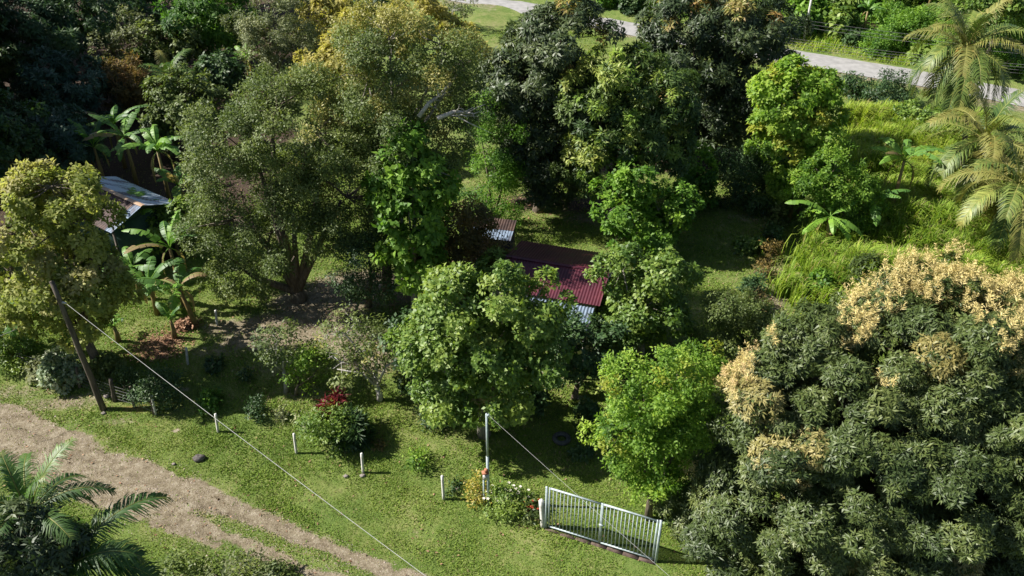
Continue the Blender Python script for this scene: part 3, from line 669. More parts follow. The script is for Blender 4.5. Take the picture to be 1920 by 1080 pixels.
# gate
def gate():
    A = G(1023, 989); Bp = G(1229, 1054)
    d = nrm((Bp - A)[:2]); ln = np.linalg.norm((Bp - A)[:2]); h = hZ(A, 914) ; zt = A[2] + h; zb = A[2] + .12
    root = thing('metal_gate', 'wide double gate of pale grey metal bars between lawn and track', 'gate', A)
    Z = lambda s, z: np.array([d[0] * s, d[1] * s, z])
    sl = (Bp[2] - A[2]) / ln
    top = lambda s: h + sl * s * .6; bot = lambda s: .14 + sl * s * .6
    for k, (s0, s1) in enumerate(((.12, ln * .5 - .02), (ln * .5 + .02, ln - .12))):
        fr = MB()
        fr.bar(Z(s0 + .03, top(s0)), Z(s1 - .03, top(s1)), .06, .06); fr.bar(Z(s0 + .03, bot(s0)), Z(s1 - .03, bot(s1)), .06, .06)
        fr.bar(Z(s0, bot(s0) - .03), Z(s0, top(s0) + .03), .06, .062); fr.bar(Z(s1, bot(s1) - .03), Z(s1, top(s1) + .03), .06, .062)
        gl = fr.build('gate_leaf', ALU, root)
        nb = 13
        for i in range(1, nb + 1):
            s = s0 + (s1 - s0) * i / (nb + 1); b = MB(); b.bar(Z(s, bot(s) + .033), Z(s, top(s) - .033), .032, .032); b.build('bar', ALU, gl)
    for s, hh in ((0, h + .02), (ln, h + .05)):
        b = MB(); b.bar(Z(s, -.3 + sl * s), Z(s, hh + sl * s * .6), .09, .09); b.build('gate_post', ALU, root)
    b = MB(); b.box(Z(ln * .5, h * .52 + sl * ln * .3) + [0, -.06, 0], (.16, .05, .06), math.atan2(d[1], d[0])); b.build('latch', ALU, root)
    # plinth under the gate
    rng = np.random.default_rng(3); b = MB(); n = 7
    for i in range(n):
        s = ln * (i + .5) / n; p = Z(s, 0); p[2] = float(hgt(A[0] + p[0], A[1] + p[1])) - A[2]
        b.box(p + [0, 0, -.02], (ln / n * .97, .26 * rng.uniform(.85, 1.1), .10 * rng.uniform(.8, 1.1)), math.atan2(d[1], d[0]) + rng.normal(0, .03))
    tag(b.build('gate_plinth', noise_mat('brown_footing', [(.035,.022,.018),(.075,.05,.04),(.13,.095,.075)], 5, bump=.5), loc=tuple(A)), 'low brown masonry footing on the ground under the gate', 'footing')
gate()
def stone(base, r, label, seed, sx=1.3, name='stone', m=ROCKM):
    rng = np.random.default_rng(seed); B = G(*base); th = np.linspace(0, math.pi, 8)
    mb = MB(); n = 10; P = []
    for t in th:
        for k in range(n):
            a = 2 * math.pi * k / n; q = np.array([math.sin(t) * math.cos(a) * sx, math.sin(t) * math.sin(a), -math.cos(t) * .75])
            f = 1 + .24 * math.sin(4 * q[0] + seed) * math.cos(4 * q[1] + 2 * q[2] + seed) + .10 * math.sin(7 * q[2] + 5 * q[0]); P.append(q * f * r)
    i = np.arange(7)[:, None] * n; j = np.arange(n)[None]; k = (j + 1) % n
    mb.add(P, np.stack([i + j, i + k, i + n + k, i + n + j], -1).reshape(-1, 4)); tag(mb.build(name, m, loc=tuple(B + [0, 0, r * .4])), label, 'stone')
stone((374, 862), .2, 'large dark stone lying in the grass beside the track', 4, 1.25, 'stone', noise_mat('dark_stone', [(.03,.027,.027),(.08,.07,.065),(.2,.18,.17)], 5, bump=.8))
stone((326, 871), .07, 'small pale stone in the grass left of the large dark stone', 2)
stone((649, 894), .09, 'small grey stone on the lawn left of the lone white post', 3)
stone((680, 893), .09, 'flat pale stone at the foot of the lone white post', 4)
stone((200, 745), .12, 'pale stone on the bare earth behind the leaning pole', 5)
stone((195, 776), .09, 'small pale stone at the foot of the leaning pole', 6)
stone((1086, 747), .12, 'grey stone at the foot of the small shaded tree', 7)
# tyre
B = G(1053, 825); th = np.linspace(0, 2 * math.pi, 25)[:-1]; ps = np.linspace(0, 2 * math.pi, 11)[:-1]
V = np.array([((.30 + .11 * math.cos(p)) * math.cos(t), (.30 + .11 * math.cos(p)) * math.sin(t), .09 + .10 * math.sin(p)) for t in th for p in ps])
mb = MB(); i = np.arange(24)[:, None]; j = np.arange(10)[None]; mb.add(V, np.stack([i * 10 + j, ((i + 1) % 24) * 10 + j, ((i + 1) % 24) * 10 + (j + 1) % 10, i * 10 + (j + 1) % 10], -1).reshape(-1, 4))
tag(mb.build('old_tyre', RUBBER, smooth=True, loc=tuple(B)), 'old grey tyre lying flat in the shaded grass', 'tyre')
# power lines beyond the road, with their pole
PB = G(1508, 70); mb = MB(); pp = thing('utility_pole', 'grey utility pole in the thicket across the paved road', 'utility pole', PB)
mb.tube([(0, 0, -.3), (0, 0, 5.2)], [.12, .1], 10); mb.build('pole', CONC, pp, smooth=True); mb = MB(); mb.box((0, 0, 5.0), (1.4, .1, .1)); mb.build('crossarm', WOODP, pp)
for k, (y0, y1) in enumerate(((22, 58), (28, 66), (34, 74), (56, 92), (61, 97), (66, 103), (72, 109))):
    a = atY(1300, y0 - 20 + (5 if k > 2 else 0), 66 - k * .3); b = atY(2100, y1 + 42, 53 - k * .3)
    cable('power_line', ['topmost', 'second highest', 'third highest', 'fourth highest', 'fifth highest', 'second lowest', 'lowest'][k] + ' thin power line strung across the thicket beside the paved road', a, b, .45, .010, WIRED, 40, 'power lines beside the paved road', 'power line')

# ------------------------------------------------------------------ trees (pixel positions are only used to find the place on the ground)
T = tree
GB = 'trees of the shaded valley at the far left'
# far left, shaded valley
T('forest_tree','dark dense tree filling the top left corner','tree',(60,190),[(70,40,110,70),(-30,110,70,60)],'mangof','dark',1,.25,GB)
T('forest_tree','dark olive tree at the top edge, second from the left corner','tree',(215,110),[(195,15,85,50)],'broad','dark',2,.2,GB,dens=.8)
T('mango_tree','round rich green tree at the top edge beside the grey-green tree','tree',(390,125),[(385,25,75,58),(400,75,48,28)],'mangof','bright',3,.25,GB,vb=-.25,dens=.9)
T('bare_shrub_tree','greyish purple twiggy tree in the shaded valley','tree',(240,140),[(248,78,48,46),(205,95,30,30)],'sparse','grey',4,.12,GB,twigs=30)
T('forest_tree','yellow-green bushy tree right of the grey twiggy tree','tree',(315,150),[(300,90,40,38),(345,80,26,30),(290,110,45,25)],'broad','olive',5,.14,GB)
T('mango_tree','bluish green dome-shaped tree, upper of the two in the far left valley','tree',(140,245),[(115,155,68,50),(170,190,48,42),(75,195,34,30)],'mangof','teal',6,.25,GB)
T('mango_tree','bluish green dome-shaped tree just above the yellow-green roadside tree','tree',(85,350),[(70,275,62,44),(140,280,48,44),(15,310,50,46),(110,235,40,22)],'mangof','teal',7,.25,GB)
T('flowering_tree','brownish tree with small yellow flowers beside the small palm','tree',(235,225),[(225,150,50,36),(250,180,38,42)],'sparse','orange',8,.14,GB,dens=1.6,gap=.15,flush=.3)
T('forest_tree','rounded olive green tree below the small palm','tree',(350,290),[(345,190,58,52),(330,235,55,40),(390,210,40,45)],'broad','olive',9,.2,GB,vb=-.15)
T('forest_tree','dark leafy tree with pale yellow sprays left of the golden tree','tree',(430,205),[(420,145,42,38),(405,120,24,20)],'broad','dark',10,.15,GB,flush=.3)
T('columnar_tree','narrow tree of dry whitish leaves in front of the dark valley','tree',(440,120),[(437,62,14,40)],'sparse','grey',11,.08,GB,dens=2,vb=.1)
T('forest_tree','tall grey-green tree at the top edge left of the golden crowns','tree',(520,185),[(515,45,68,58),(540,95,60,45),(490,100,35,35)],'fine','grey',12,.22,GB)
T('golden_tree','golden leaved tree at the top edge between the grey-green tree and a dark crown','tree',(610,150),[(622,30,50,50),(655,75,40,42),(620,95,30,22)],'broad','golden',13,.2,None,flush=.7,fmin=-.3)
T('forest_tree','small dark tree behind the golden crowns at the top edge','tree',(695,60),[(690,12,48,34)],'mangof','dark',14,.2,None)
T('bare_tree','small nearly leafless tree on the verge near the top edge','tree',(848,55),[(848,18,34,22)],'sparse','grey',15,.09,None,dens=.15,twigs=80,nl=14,bark=DEADW)
palm('small fan of coconut palm fronds rising from the shaded valley',(318,215),(318,142),2.9,13,5,'frondg',.05,0,dead=1,elmin=0,vb=.15)
# the big olive green trees in the middle left
T('spreading_tree','huge spreading olive green tree with small leaves, widest in the yard','tree',(560,562),[(480,300,112,100),(590,250,110,105),(650,370,90,105),(440,410,82,95),(545,405,100,92),(460,500,66,55),(520,200,80,60)],'fine','olive',20,.38,None,twigs=50,nl=26,flush=.04,dens=1.05,vb=.03)
T('tall_tree','tall tree with golden yellow crown top and pale trunk above the vine-covered tree','tree',(725,556),[(730,75,90,60),(830,85,62,55),(690,150,85,70),(800,180,90,75),(730,260,85,80),(835,260,55,60,1.),(660,230,60,70),(870,120,35,40)],'fine','olive',21,.22,None,bark=PALE,twigs=50,nl=24,flush=1.,fdir=(-.2,.1,1),fmin=.25,dens=1.,gap=.3)
T('golden_tree','golden feathery crown behind the pale-trunked tall tree','tree',(700,300),[(640,125,50,55),(775,45,72,50),(865,95,40,45),(600,130,40,30),(700,60,55,45)],'broad','golden',22,.25,None,flush=.75,fmin=-.2,vb=.1,gap=.2)
T('vine_covered_tree','tall narrow tree wrapped in bright green vines with a pale trunk showing','tree',(778,598),[(768,290,30,40),(742,320,34,42),(805,330,34,48),(770,370,58,60),(775,430,55,50),(770,495,50,38)],'big','bright',23,.2,None,bark=PALE,dens=1.1,gap=.2,vb=.22)
T('leafy_tree','feathery fresh green tree between the vine-covered tree and the dark mango trees','tree',(925,430),[(905,215,28,38),(920,280,46,55),(915,350,48,55),(945,385,34,42)],'fine','bright',24,.16,None,dens=.9,vb=.0,gap=.25)
T('dry_tree','reddish brown half-bare tree in front of the dark shed','tree',(868,560),[(865,410,48,48),(845,465,52,48),(895,470,42,46),(862,510,45,40)],'sparse','orange',25,.13,None,dens=1.7,twigs=60,nl=20,flush=.3,bark=DEADW)
T('forest_tree','shaded dark tree under the bright vine-covered one','tree',(690,575),[(690,460,55,55),(715,505,45,45)],'fine','dark',26,.15,None)
# dead branches
def dead_branch(label, px, seed, Y):
    a = atY(*px[0], Y); rng = np.random.default_rng(seed); b = atY(*px[1], Y + .5)
    mb = MB(); m_ = (a + b) / 2 + [0, 0, .15]; P = [a, m_, b]; mb.tube(np.array(P) - a, [.11, .085, .05], 7)
    for k in range(9):
        s = rng.uniform(.3, 1); p = a + (b - a) * s; q = p + (b - a) * rng.uniform(.3, .6) + rng.normal(0, .45, 3); mb.tube(np.array([p, (p + q) / 2 + rng.normal(0, .1, 3), q]) - a, [.035, .025, .008], 5)
    return mb, a
def attach(mb, a, label):
    o = mb.build('bare_branch', DEADW, None, smooth=True); o['label'] = label
    r = [k for k in bpy.data.objects if k.name == 'tall_tree'][0]; o.parent = r; o.location = tuple(a - np.array(r.location))
mb, a = dead_branch('', [(785, 219), (825, 178)], 1, G(725,556)[1] - 1.8); attach(mb, a, 'thick whitish broken branch')
mb, a = dead_branch('', [(820, 222), (880, 210)], 2, G(725,556)[1] - 2.1); attach(mb, a, 'bare grey branch with fine twigs')
# mango trees behind the house
T('mango_tree','tall dark mango tree with a few orange shoots left of the lime-topped one','tree',(1010,395),[(1045,70,85,62),(985,150,78,68),(1060,170,82,75),(960,215,60,60),(1020,260,75,72),(1010,330,62,50)],'mangof','mangob',30,.36,None,flush=.13,fmin=-.5,vb=-.0)
T('mango_tree','dark mango tree with lime green and orange new leaves on top','tree',(1185,425),[(1180,130,60,48),(1110,195,62,50),(1230,190,70,60),(1165,235,80,65),(1115,300,62,60),(1230,290,68,60)],'mangof','mangol',31,.36,None,flush=.75,fdir=(-.5,-.4,1),fmin=.15)
T('mango_tree','broad dark mango tree at the top, nearest the bend of the paved road','tree',(1340,300),[(1290,70,88,70),(1390,50,92,70),(1400,130,88,75),(1310,160,88,80),(1350,215,90,70),(1270,230,60,55)],'mangof','mangob',32,.38,None,flush=.16,fmin=-.2,vb=-.08)
T('young_tree','small bright green bushy tree under the dark mango trees','tree',(1305,390),[(1305,320,32,36),(1300,360,36,30)],'broad','bright',33,.1,None,vb=-.1)
shrub('dark_bush','round dark bush at the edge of the shaded lawn under the mango tree','bush',(1398,388),52,58,'fine','dark',34)
T('leafy_tree','loose light green tree right of the maroon roof','tree',(1195,475),[(1195,345,42,42),(1160,385,52,40),(1235,395,48,42),(1200,435,62,38),(1275,380,28,30)],'broad','bright',35,.16,None,twigs=30,gap=.28,vb=.1,flush=.1,bark=PALE)
T('roof_side_tree','medium green tree touching the right end of the maroon roof','tree',(1200,665),[(1165,510,42,36),(1235,505,48,40),(1205,560,72,50),(1180,600,52,45),(1240,590,45,42)],'broad','garden',36,.17,None,twigs=40,gap=.25,bark=PALE)
T('garden_tree','large bright glossy garden tree in front of the blue tin lean-to','tree',(908,815),[(850,560,62,55),(930,545,66,46),(1000,578,56,50),(830,640,75,62),(920,650,90,80),(1000,640,55,55),(860,720,75,52),(930,730,70,50,-.6),(785,650,30,40)],'broad','garden',37,.24,None,dens=1.1,twigs=70,nl=26,vb=.08,gap=.2,flush=.03,bark=PALE)
T('roof_side_tree','small bright green tree leaning over the front of the maroon roof','tree',(960,600),[(932,508,36,26),(985,538,44,26)],'broad','garden',38,.14,None,vb=.1,flush=.05)
T('shade_tree','small dark green tree in front of the lean-to, its brown trunk showing','tree',(1075,748),[(1085,640,50,40),(1120,670,48,45),(1060,690,32,38),(1140,650,28,28)],'broad','dark',39,.13,None,vb=.1,gap=.2)
T('lime_tree','bright lime green garden tree behind the gate','tree',(1215,973),[(1205,740,62,60),(1265,710,50,55),(1180,810,60,55),(1250,800,72,65),(1215,870,62,52),(1300,780,42,50)],'small','lime',40,.13,None,szc=1.25,flush=.1,dens=1.0,twigs=60,nl=24,gap=.15)
T('bushy_tree','yellow-green bushy tree directly behind the lime green garden tree','tree',(1310,860),[(1300,690,42,36),(1335,720,40,42),(1310,770,45,60)],'small','lime',41,.1,None,szc=1.25,vb=-.15,flush=.1)
T('feathery_tree','grey-green feathery bush tree beside the shaded lawn','tree',(1385,690),[(1370,575,42,36),(1400,610,48,42),(1350,635,42,40),(1420,645,32,36)],'small','olive',42,.1,None,vb=-.05,twigs=40,gap=.2)
T('column_tree','tall bright yellow-green tree at the corner of the tall grass','tree',(1500,405),[(1480,160,58,38),(1530,165,40,34),(1470,215,52,45),(1520,225,50,55),(1475,275,48,42),(1500,315,52,48),(1480,345,30,30)],'broad','lime',43,.18,None,dens=1.05,vb=.08,flush=.35,fmin=-.3,gap=.14)
T('leafy_tree','lighter green open tree between the tall yellow-green tree and the banana plants','tree',(1555,450),[(1555,325,50,42),(1530,370,48,40),(1600,350,40,42),(1580,400,48,36)],'small','lime',44,.12,None,szc=1.2,vb=-.22,gap=.2)
# roadside tree at the left
T('roadside_tree','large yellow-green leafy tree behind the leaning pole','tree',(180,690),[(95,350,72,42),(50,420,62,60),(120,425,78,62),(170,475,42,45),(85,500,92,68),(165,520,78,68),(60,570,62,52),(140,595,62,45),(210,560,32,38),(20,500,40,60)],'broad','yellow',50,.22,None,dens=.95,twigs=120,nl=40,flush=.35,fdir=(-.5,0,1),fmin=.0,vb=-.05,gap=.3)
T('leafy_tree','pale green low tree behind the banana plants beside the tin roof','tree',(335,480),[(310,420,40,36),(345,400,30,30)],'broad','garden',51,.12,None,vb=.05)
T('sparse_tree','thin open tree with pale crooked limbs on the bare ground','tree',(712,750),[(650,625,50,26),(700,655,48,40),(640,680,44,34),(720,700,36,30),(755,660,26,32)],'sparse','olive',52,.13,None,dens=.7,twigs=90,nl=26,bark=DEADW,vb=.15,flush=.1)
T('sparse_tree','small dark open tree left of the pale-limbed one','tree',(535,735),[(520,640,40,30),(545,665,32,30)],'sparse','olive',53,.09,None,dens=1.,twigs=50,bark=DEADW,vb=-.1)
T('sparse_tree','small yellow-green spreading tree between two open trees','tree',(552,740),[(595,682,38,18),(572,705,30,18)],'sparse','lime',54,.07,None,dens=1.5,twigs=30,vb=-.05)
T('dark_tree','dark bush tree tucked behind the large glossy garden tree','tree',(790,760),[(770,640,38,55),(785,700,30,40)],'broad','dark',55,.12,None)

# big mango in the foreground right with blossom
def big_mango():
    B = G(1660, 1010)
    rng = np.random.default_rng(77)
    cs = [(1800,600,150,85,1.5),(1880,720,130,100,0),(1700,640,120,80,1.2),(1580,690,120,80,.8),(1480,760,110,85,0),(1640,800,150,110,-.6),(1780,850,150,110,-1),(1500,900,130,100,-.8),
          (1400,880,75,85,0),(1370,990,85,80,-.6),(1600,980,150,100,-1.5),(1760,1010,150,100,-1.8),(1900,950,130,110,-1.3),(1330,960,60,60,0),(1450,1040,100,80,-1.2),(1950,620,110,90,1.2),(1900,1090,130,80,-2),(1520,620,60,45,1.2),(1570,820,110,90,-.3),(1700,740,120,90,.2),(1820,760,120,90,0),(1690,920,120,100,-1.4),(1850,1000,110,100,-1.6),(1400,1060,90,70,-1)]
    LB = []
    for x, y, hw, hh, dy in cs:
        p = atY(x, y, B[1] + dy); s = F / depth(p); LB.append((p[0], p[1], p[2] - .4 * hh / s, hw / s * 1.1, hw / s * 1.1, hh / s * 1.0))
    root = thing('mango_tree', 'huge mango tree with drooping grey-green leaves and cream blossom in the foreground', 'tree', B)
    mb = MB(); subs, C, A = crown(mb, LB, 'mango', rng, lod=1.0, flush=.05, zmin=B[2] + .8, dens=1.05, fmin=-.5, gap=.0)
    mb.build('crown', LM['mango'], root, off=B)
    tb = MB(); limbs(tb, B, LB, subs, rng, .38, 40, twigs=60); tb.build('trunk', BARK, root, smooth=True, off=B)
    # blossom: upright branching sprays on the outer twigs of some limbs; which part of the tree is in flower
    d = C - np.array([0, 0, H]); Zc = d[:, 1] * cP - d[:, 2] * sP
    px = 960 + F * d[:, 0] / Zc; py = 540 - F * (d[:, 1] * sP + d[:, 2] * cP) / Zc
    w_ = np.zeros(len(C))
    for x, y, rx, ry, s in ((1800,505,95,30,.95),(1730,530,70,32,.9),(1890,530,60,35,.85),(1640,570,50,38,.8),(1610,610,28,38,.8),(1380,690,40,34,.95),(1360,722,24,22,.8),(1905,640,45,50,.7),(1780,560,70,28,.45),(1870,590,60,40,.5),(1910,680,30,25,.5),(1385,740,14,20,.5),(1295,885,14,14,.6),(1500,905,14,18,.6),(1620,720,14,12,.4),(1655,725,14,14,.4),(1590,640,20,20,.5),(1455,640,20,12,.3)):
        w_ = np.maximum(w_, s * ((((px - x) / rx) ** 2 + ((py - y) / ry) ** 2) < 1 + rng.normal(0, .2, len(C))))
    w_ *= (A[:, 2] > -.1)
    pick = rng.random(len(C)) < w_ * .6
    Cb = np.repeat(C[pick], 2, 0); Cb = Cb + rng.normal(0, .13, Cb.shape); Ab = nrm(np.repeat(A[pick], 2, 0) * .7 + [0, 0, .7] + rng.normal(0, .2, Cb.shape)); n = len(Cb); K = 26
    ref = nrm(rng.normal(size=(n, 3))); Bv = nrm(np.cross(Ab, ref)); Ev = np.cross(Ab, Bv)
    t = rng.uniform(0, 1, (n, K, 1)); ln = .42
    ph = rng.uniform(0, 6.28, (n, K)); Pn = Cb[:, None] + Ab[:, None] * (t * ln + .08)
    D = nrm(Ab[:, None] * .7 + Bv[:, None] * np.cos(ph)[..., None] + Ev[:, None] * np.sin(ph)[..., None])
    mb = MB(); LL = (.17 * (1.1 - t[..., 0])).ravel() + .05
    leaf_quads(mb, Pn.reshape(-1, 3), D.reshape(-1, 3), LL, np.full(n * K, .022), (Ab[:, None] + rng.normal(0, .6, (n, K, 3))).reshape(-1, 3), np.clip(rng.normal(.5, .25, n * K), 0, 1), np.repeat((rng.random(n) < .3) * (Cb[:, 0] < 8.5) * 1., K))
    tag(mb.build('blossom', LM['blossom'], root, off=B), kind='stuff')
big_mango()

# ------------------------------------------------------------------ bananas
banana('banana plant with wide pale leaves beside the heap of dead leaves',(368,612),2.3,8,2.4,1,lean=(-.4,0),vb=.1)
banana('banana plant behind and left of the one beside the heap of dead leaves',(295,590),1.9,8,2.2,2,vb=.0)
banana('young banana plant on the litter patch in front of the others',(328,634),1.1,4,1.3,3,dead=1,Wd=.2)
banana('tall banana plant with two long torn leaves in the middle of the clump',(345,572),3.5,7,2.7,4,vb=.15)
banana('banana plant in front of the tin-roofed house',(268,490),3.0,8,2.3,5,vb=.1)
banana('banana plant half hidden at the left of the clump in the yard',(265,560),2.0,6,2.0,19,vb=.05)
banana('small banana plant right of the yellow-green roadside tree',(222,640),.9,4,1.2,6,dead=0,Wd=.2)
banana('banana plant at the left edge below the wire',(10,665),1.9,7,2.4,7,vb=.1)
banana('second banana plant at the left edge, closer to the roadside tree',(50,650),1.4,6,2.0,8)
banana('bright banana plant with torn arching leaves above the tin roof',(325,405),4.4,10,2.8,9,vb=.2)
banana('shaded banana plant above the left end of the tin roof',(200,360),3.2,8,2.8,10,vb=-.05)
banana('shaded banana plant between the two above the tin roof',(258,352),3.6,8,3.0,11,vb=-.05)
banana('shaded banana plant standing furthest back above the tin roof',(235,315),3.2,8,2.8,12,vb=-.05)
banana('banana plant beside the big olive green tree, right of the tin roof',(350,420),2.6,7,2.3,13,vb=.1)
banana('small bright banana plant right of the small palm',(470,165),2.4,8,2.6,14,vb=.3)
banana('banana plant with drooping yellow-edged leaves at the end of the garden hedge',(1540,480),2.6,8,2.7,15,low=.8,vb=.35,dead=3)
banana('tall banana plant rising from the tall grass',(1662,425),4.4,9,3.0,16,vb=.25)
banana('banana plant right behind the drooping one at the garden hedge',(1612,450),2.6,6,2.4,17,vb=.2,low=.3)
banana('small banana plant left of the tall yellow-green column tree foot',(1478,415),2.2,5,2.0,18,vb=.4,dead=0)

# ------------------------------------------------------------------ coconut palms at the right and lower left
palm('coconut palm with ripe orange coconuts beside the paved road',(1795,345),(1812,92),4.4,32,31,coco=18,fl=.15,elmin=-55,dead=4,group='coconut palms at the right edge')
palm('coconut palm with yellow drooping fronds in the middle of the three at the right',(1862,430),(1848,262),4.4,22,32,coco=4,fl=.22,elmin=-40,group='coconut palms at the right edge',vb=.08)
palm('lowest coconut palm at the right edge beside the tall grass',(1925,500),(1912,345),4.2,22,34,coco=4,fl=.22,elmin=-45,group='coconut palms at the right edge',vb=.08)
palm('coconut palm with glossy dark green fronds in the lower left corner',(20,1230),(52,962),2.35,17,36,'frondg',.06,0,elmin=-15,dead=0,spread=.8,elmax=80,lw=.03)
palm('low coconut palm with long dark arching fronds at the bottom edge',(140,1290),(110,1075),3.7,12,37,'frondg',.1,0,elmin=-5,dead=0,vb=-.25,elmax=45,lw=.03)
T('rusty_mango_tree','dark tree with rusty brown shoots in the lower left corner','tree',(20,1290),[(10,1010,70,50),(80,1040,55,45),(30,1090,90,55),(-50,1040,60,60)],'mangof','mangob',60,.2,None,flush=.3,fmin=-.6,vb=-.15)

# ------------------------------------------------------------------ garden shrubs
S = shrub
S('leafy_bush','rounded green bush below the red-leaved plant','bush',(630,830),40,40,'fine','garden',70,szc=1.3)
rl = S('red_cordyline','red-leaved plant with long pointed leaves on the lawn','plant',(640,795),20,26,'lance','red',71,up=1.5,gap=.35,szc=.9)
S('dark_cordyline','dark purple-green pointed-leaf plant right of the red one','plant',(662,822),22,28,'lance','dark',72,up=.8)
S('grey_bush','small silvery grey bush left of the red-leaved plant','bush',(578,795),14,17,'sparse','grey',73,dens=2,vb=.2)
S('small_shrub','small dark shrub on the lawn between the posts and the open trees','shrub',(478,783),16,18,'small','dark',74)
S('small_shrub','wispy little grey plant right of the small dark shrub','shrub',(527,785),8,14,'sparse','grey',75,dens=2)
S('small_shrub','bright green leafy shrub near the cable and the second white post','shrub',(400,760),18,15,'broad','bright',76,vb=-.1)
S('small_shrub','dark upright shrub in the shade by the grey weathered post','shrub',(461,712),7,14,'small','dark',77)
S('small_shrub','low dark green shrub in the shade beside the grey weathered post','shrub',(398,692),15,11,'broad','dark',78)
S('small_shrub','spindly bright shrub with a long shadow between two white posts','shrub',(786,872),17,17,'sparse','lime',79,dens=1.6,vb=-.2)
S('small_shrub','dead brown sprig standing on the lawn near the red-leaved plant','shrub',(714,838),7,9,'sparse','orange',80,dens=.5)
S('dark_bush','very dark round bush under the left edge of the glossy garden tree','bush',(822,790),26,24,'fine','dark',81,vb=-.3)
S('dark_bush','dark bush right of the service pole foot trees','bush',(990,765),30,22,'broad','dark',82)
S('dark_bush','dark green bush in the shade left of the lime green tree','bush',(1105,795),24,26,'broad','dark',83,vb=.1)
S('small_shrub','low shrub in the grass near the old tyre','shrub',(1092,852),18,12,'broad','dark',84)
S('croton_bush','yellow and green croton bush at the foot of the service pole','bush',(897,932),18,18,'fine','croton',85)
S('flower_bush','low green bush right of the service pole dotted with white flowers','bush',(948,945),36,18,'fine','garden',86,vb=.1)
S('flower_bush','trailing green plant with red flowers between service pole and gate','bush',(995,962),20,13,'sparse','olive',87,dens=1.8)
S('small_shrub','small green plant beside the white post near the service pole','shrub',(850,918),12,6,'sparse','dark',88,dens=2)
S('variegated_bush','silvery variegated bush left of the leaning pole','bush',(122,722),34,34,'broad','vari',90,gap=.05)
S('hedge_bush','green and orange hedge bush at the left edge behind the track','bush',(38,685),40,26,'fine','garden',91,vb=-.05)
S('hedge_bush','small orange-leaved bush at the left edge','bush',(38,655),16,10,'fine','croton',92)
S('hedge_bush','leafy pale bush between hedge and variegated bush','bush',(78,705),22,22,'broad','grey',93,vb=.2)
S('dark_bush','dark grey-green bush at the corner behind the white post','bush',(305,755),40,34,'fine','dark',94,vb=.2)
S('dark_bush','dark bush behind the slim wooden posts','bush',(240,735),22,24,'fine','dark',95)
S('small_shrub','low bush at the foot of the roadside tree right of the leaning pole','shrub',(205,700),24,16,'broad','olive',96)
S('weedy_bush','large grey weedy bush at the bottom edge beside the track','bush',(440,1100),75,34,'sparse','grey',97,dens=.6,vb=.0,up=.5,gap=.2)
S('weedy_bush','greener weedy bush at the bottom edge right of the low palm','bush',(330,1090),42,28,'sparse','olive',98,dens=.8,vb=.0,up=.5)
S('weedy_bush','small tangle of dark weeds at the bottom edge between track and grey bush','bush',(515,1085),30,18,'sparse','olive',99,dens=1.6,up=.5)
S('small_shrub','small bright sapling at the edge of the shaded lawn','shrub',(1405,548),12,14,'broad','dark',100)
S('low_shrub','low green shrub on the lit corner of the shaded lawn','shrub',(1400,470),30,12,'broad','garden',101)
for k, (x, y, hw, hh, m) in enumerate([(1462,425,18,22,'olive'),(1448,455,16,18,'dark'),(1440,490,14,20,'orange'),(1432,520,13,18,'orange'),(1424,550,12,20,'dark'),(1418,580,12,18,'orange'),(1470,395,20,20,'lime')]):
    S('hedge_bush',['bushy olive scrub beside the foot of the column tree', 'dark scrub bush second in the hedge row below the column tree', 'upper russet bush in the hedge row along the shaded lawn', 'middle russet bush in the hedge row along the shaded lawn', 'lower dark bush in the hedge row along the shaded lawn', 'lowest russet bush of the hedge row, beside the bare dirt patch', 'lime green scrub at the top end of the hedge row'][k],'bush',(x,y),hw,hh,'sparse',m,110+k,group='scrubby hedge along the shaded lawn',dens=1.8)
S('dark_bush','broad dark green bush on the verge beside the paved road','bush',(1655,195),46,24,'fine','dark',120)
S('dark_bush','feathery dark weed left of the broad bush on the road verge','bush',(1595,180),26,20,'sparse','dark',121,dens=1.4)
S('leafy_bush','bright leafy bush in the tall grass left of the lower palms','bush',(1725,268),48,38,'broad','garden',122,vb=.05)
S('leafy_bush','green weedy bush in the middle of the tall grass','bush',(1720,440),50,26,'fine','bright',123,dens=.8)
S('leafy_bush','low bright weed at the lower left of the tall grass','bush',(1530,555),20,26,'broad','bright',124)
S('leafy_bush','yellow-green shrub on the left shoulder of the huge mango tree','bush',(1480,650),38,26,'fine','lime',125,vb=-.1)
S('dark_bush','green bush beside the lime tree trunk near the huge mango tree','bush',(1255,965),26,38,'broad','garden',126)

S('leafy_bush','glossy green bush under the gable wall of the tin-roofed house','bush',(305,462),36,30,'broad','garden',127,vb=.05)
S('leafy_bush','green bush at the right corner of the tin-roofed house','bush',(345,440),30,30,'broad','bright',128)
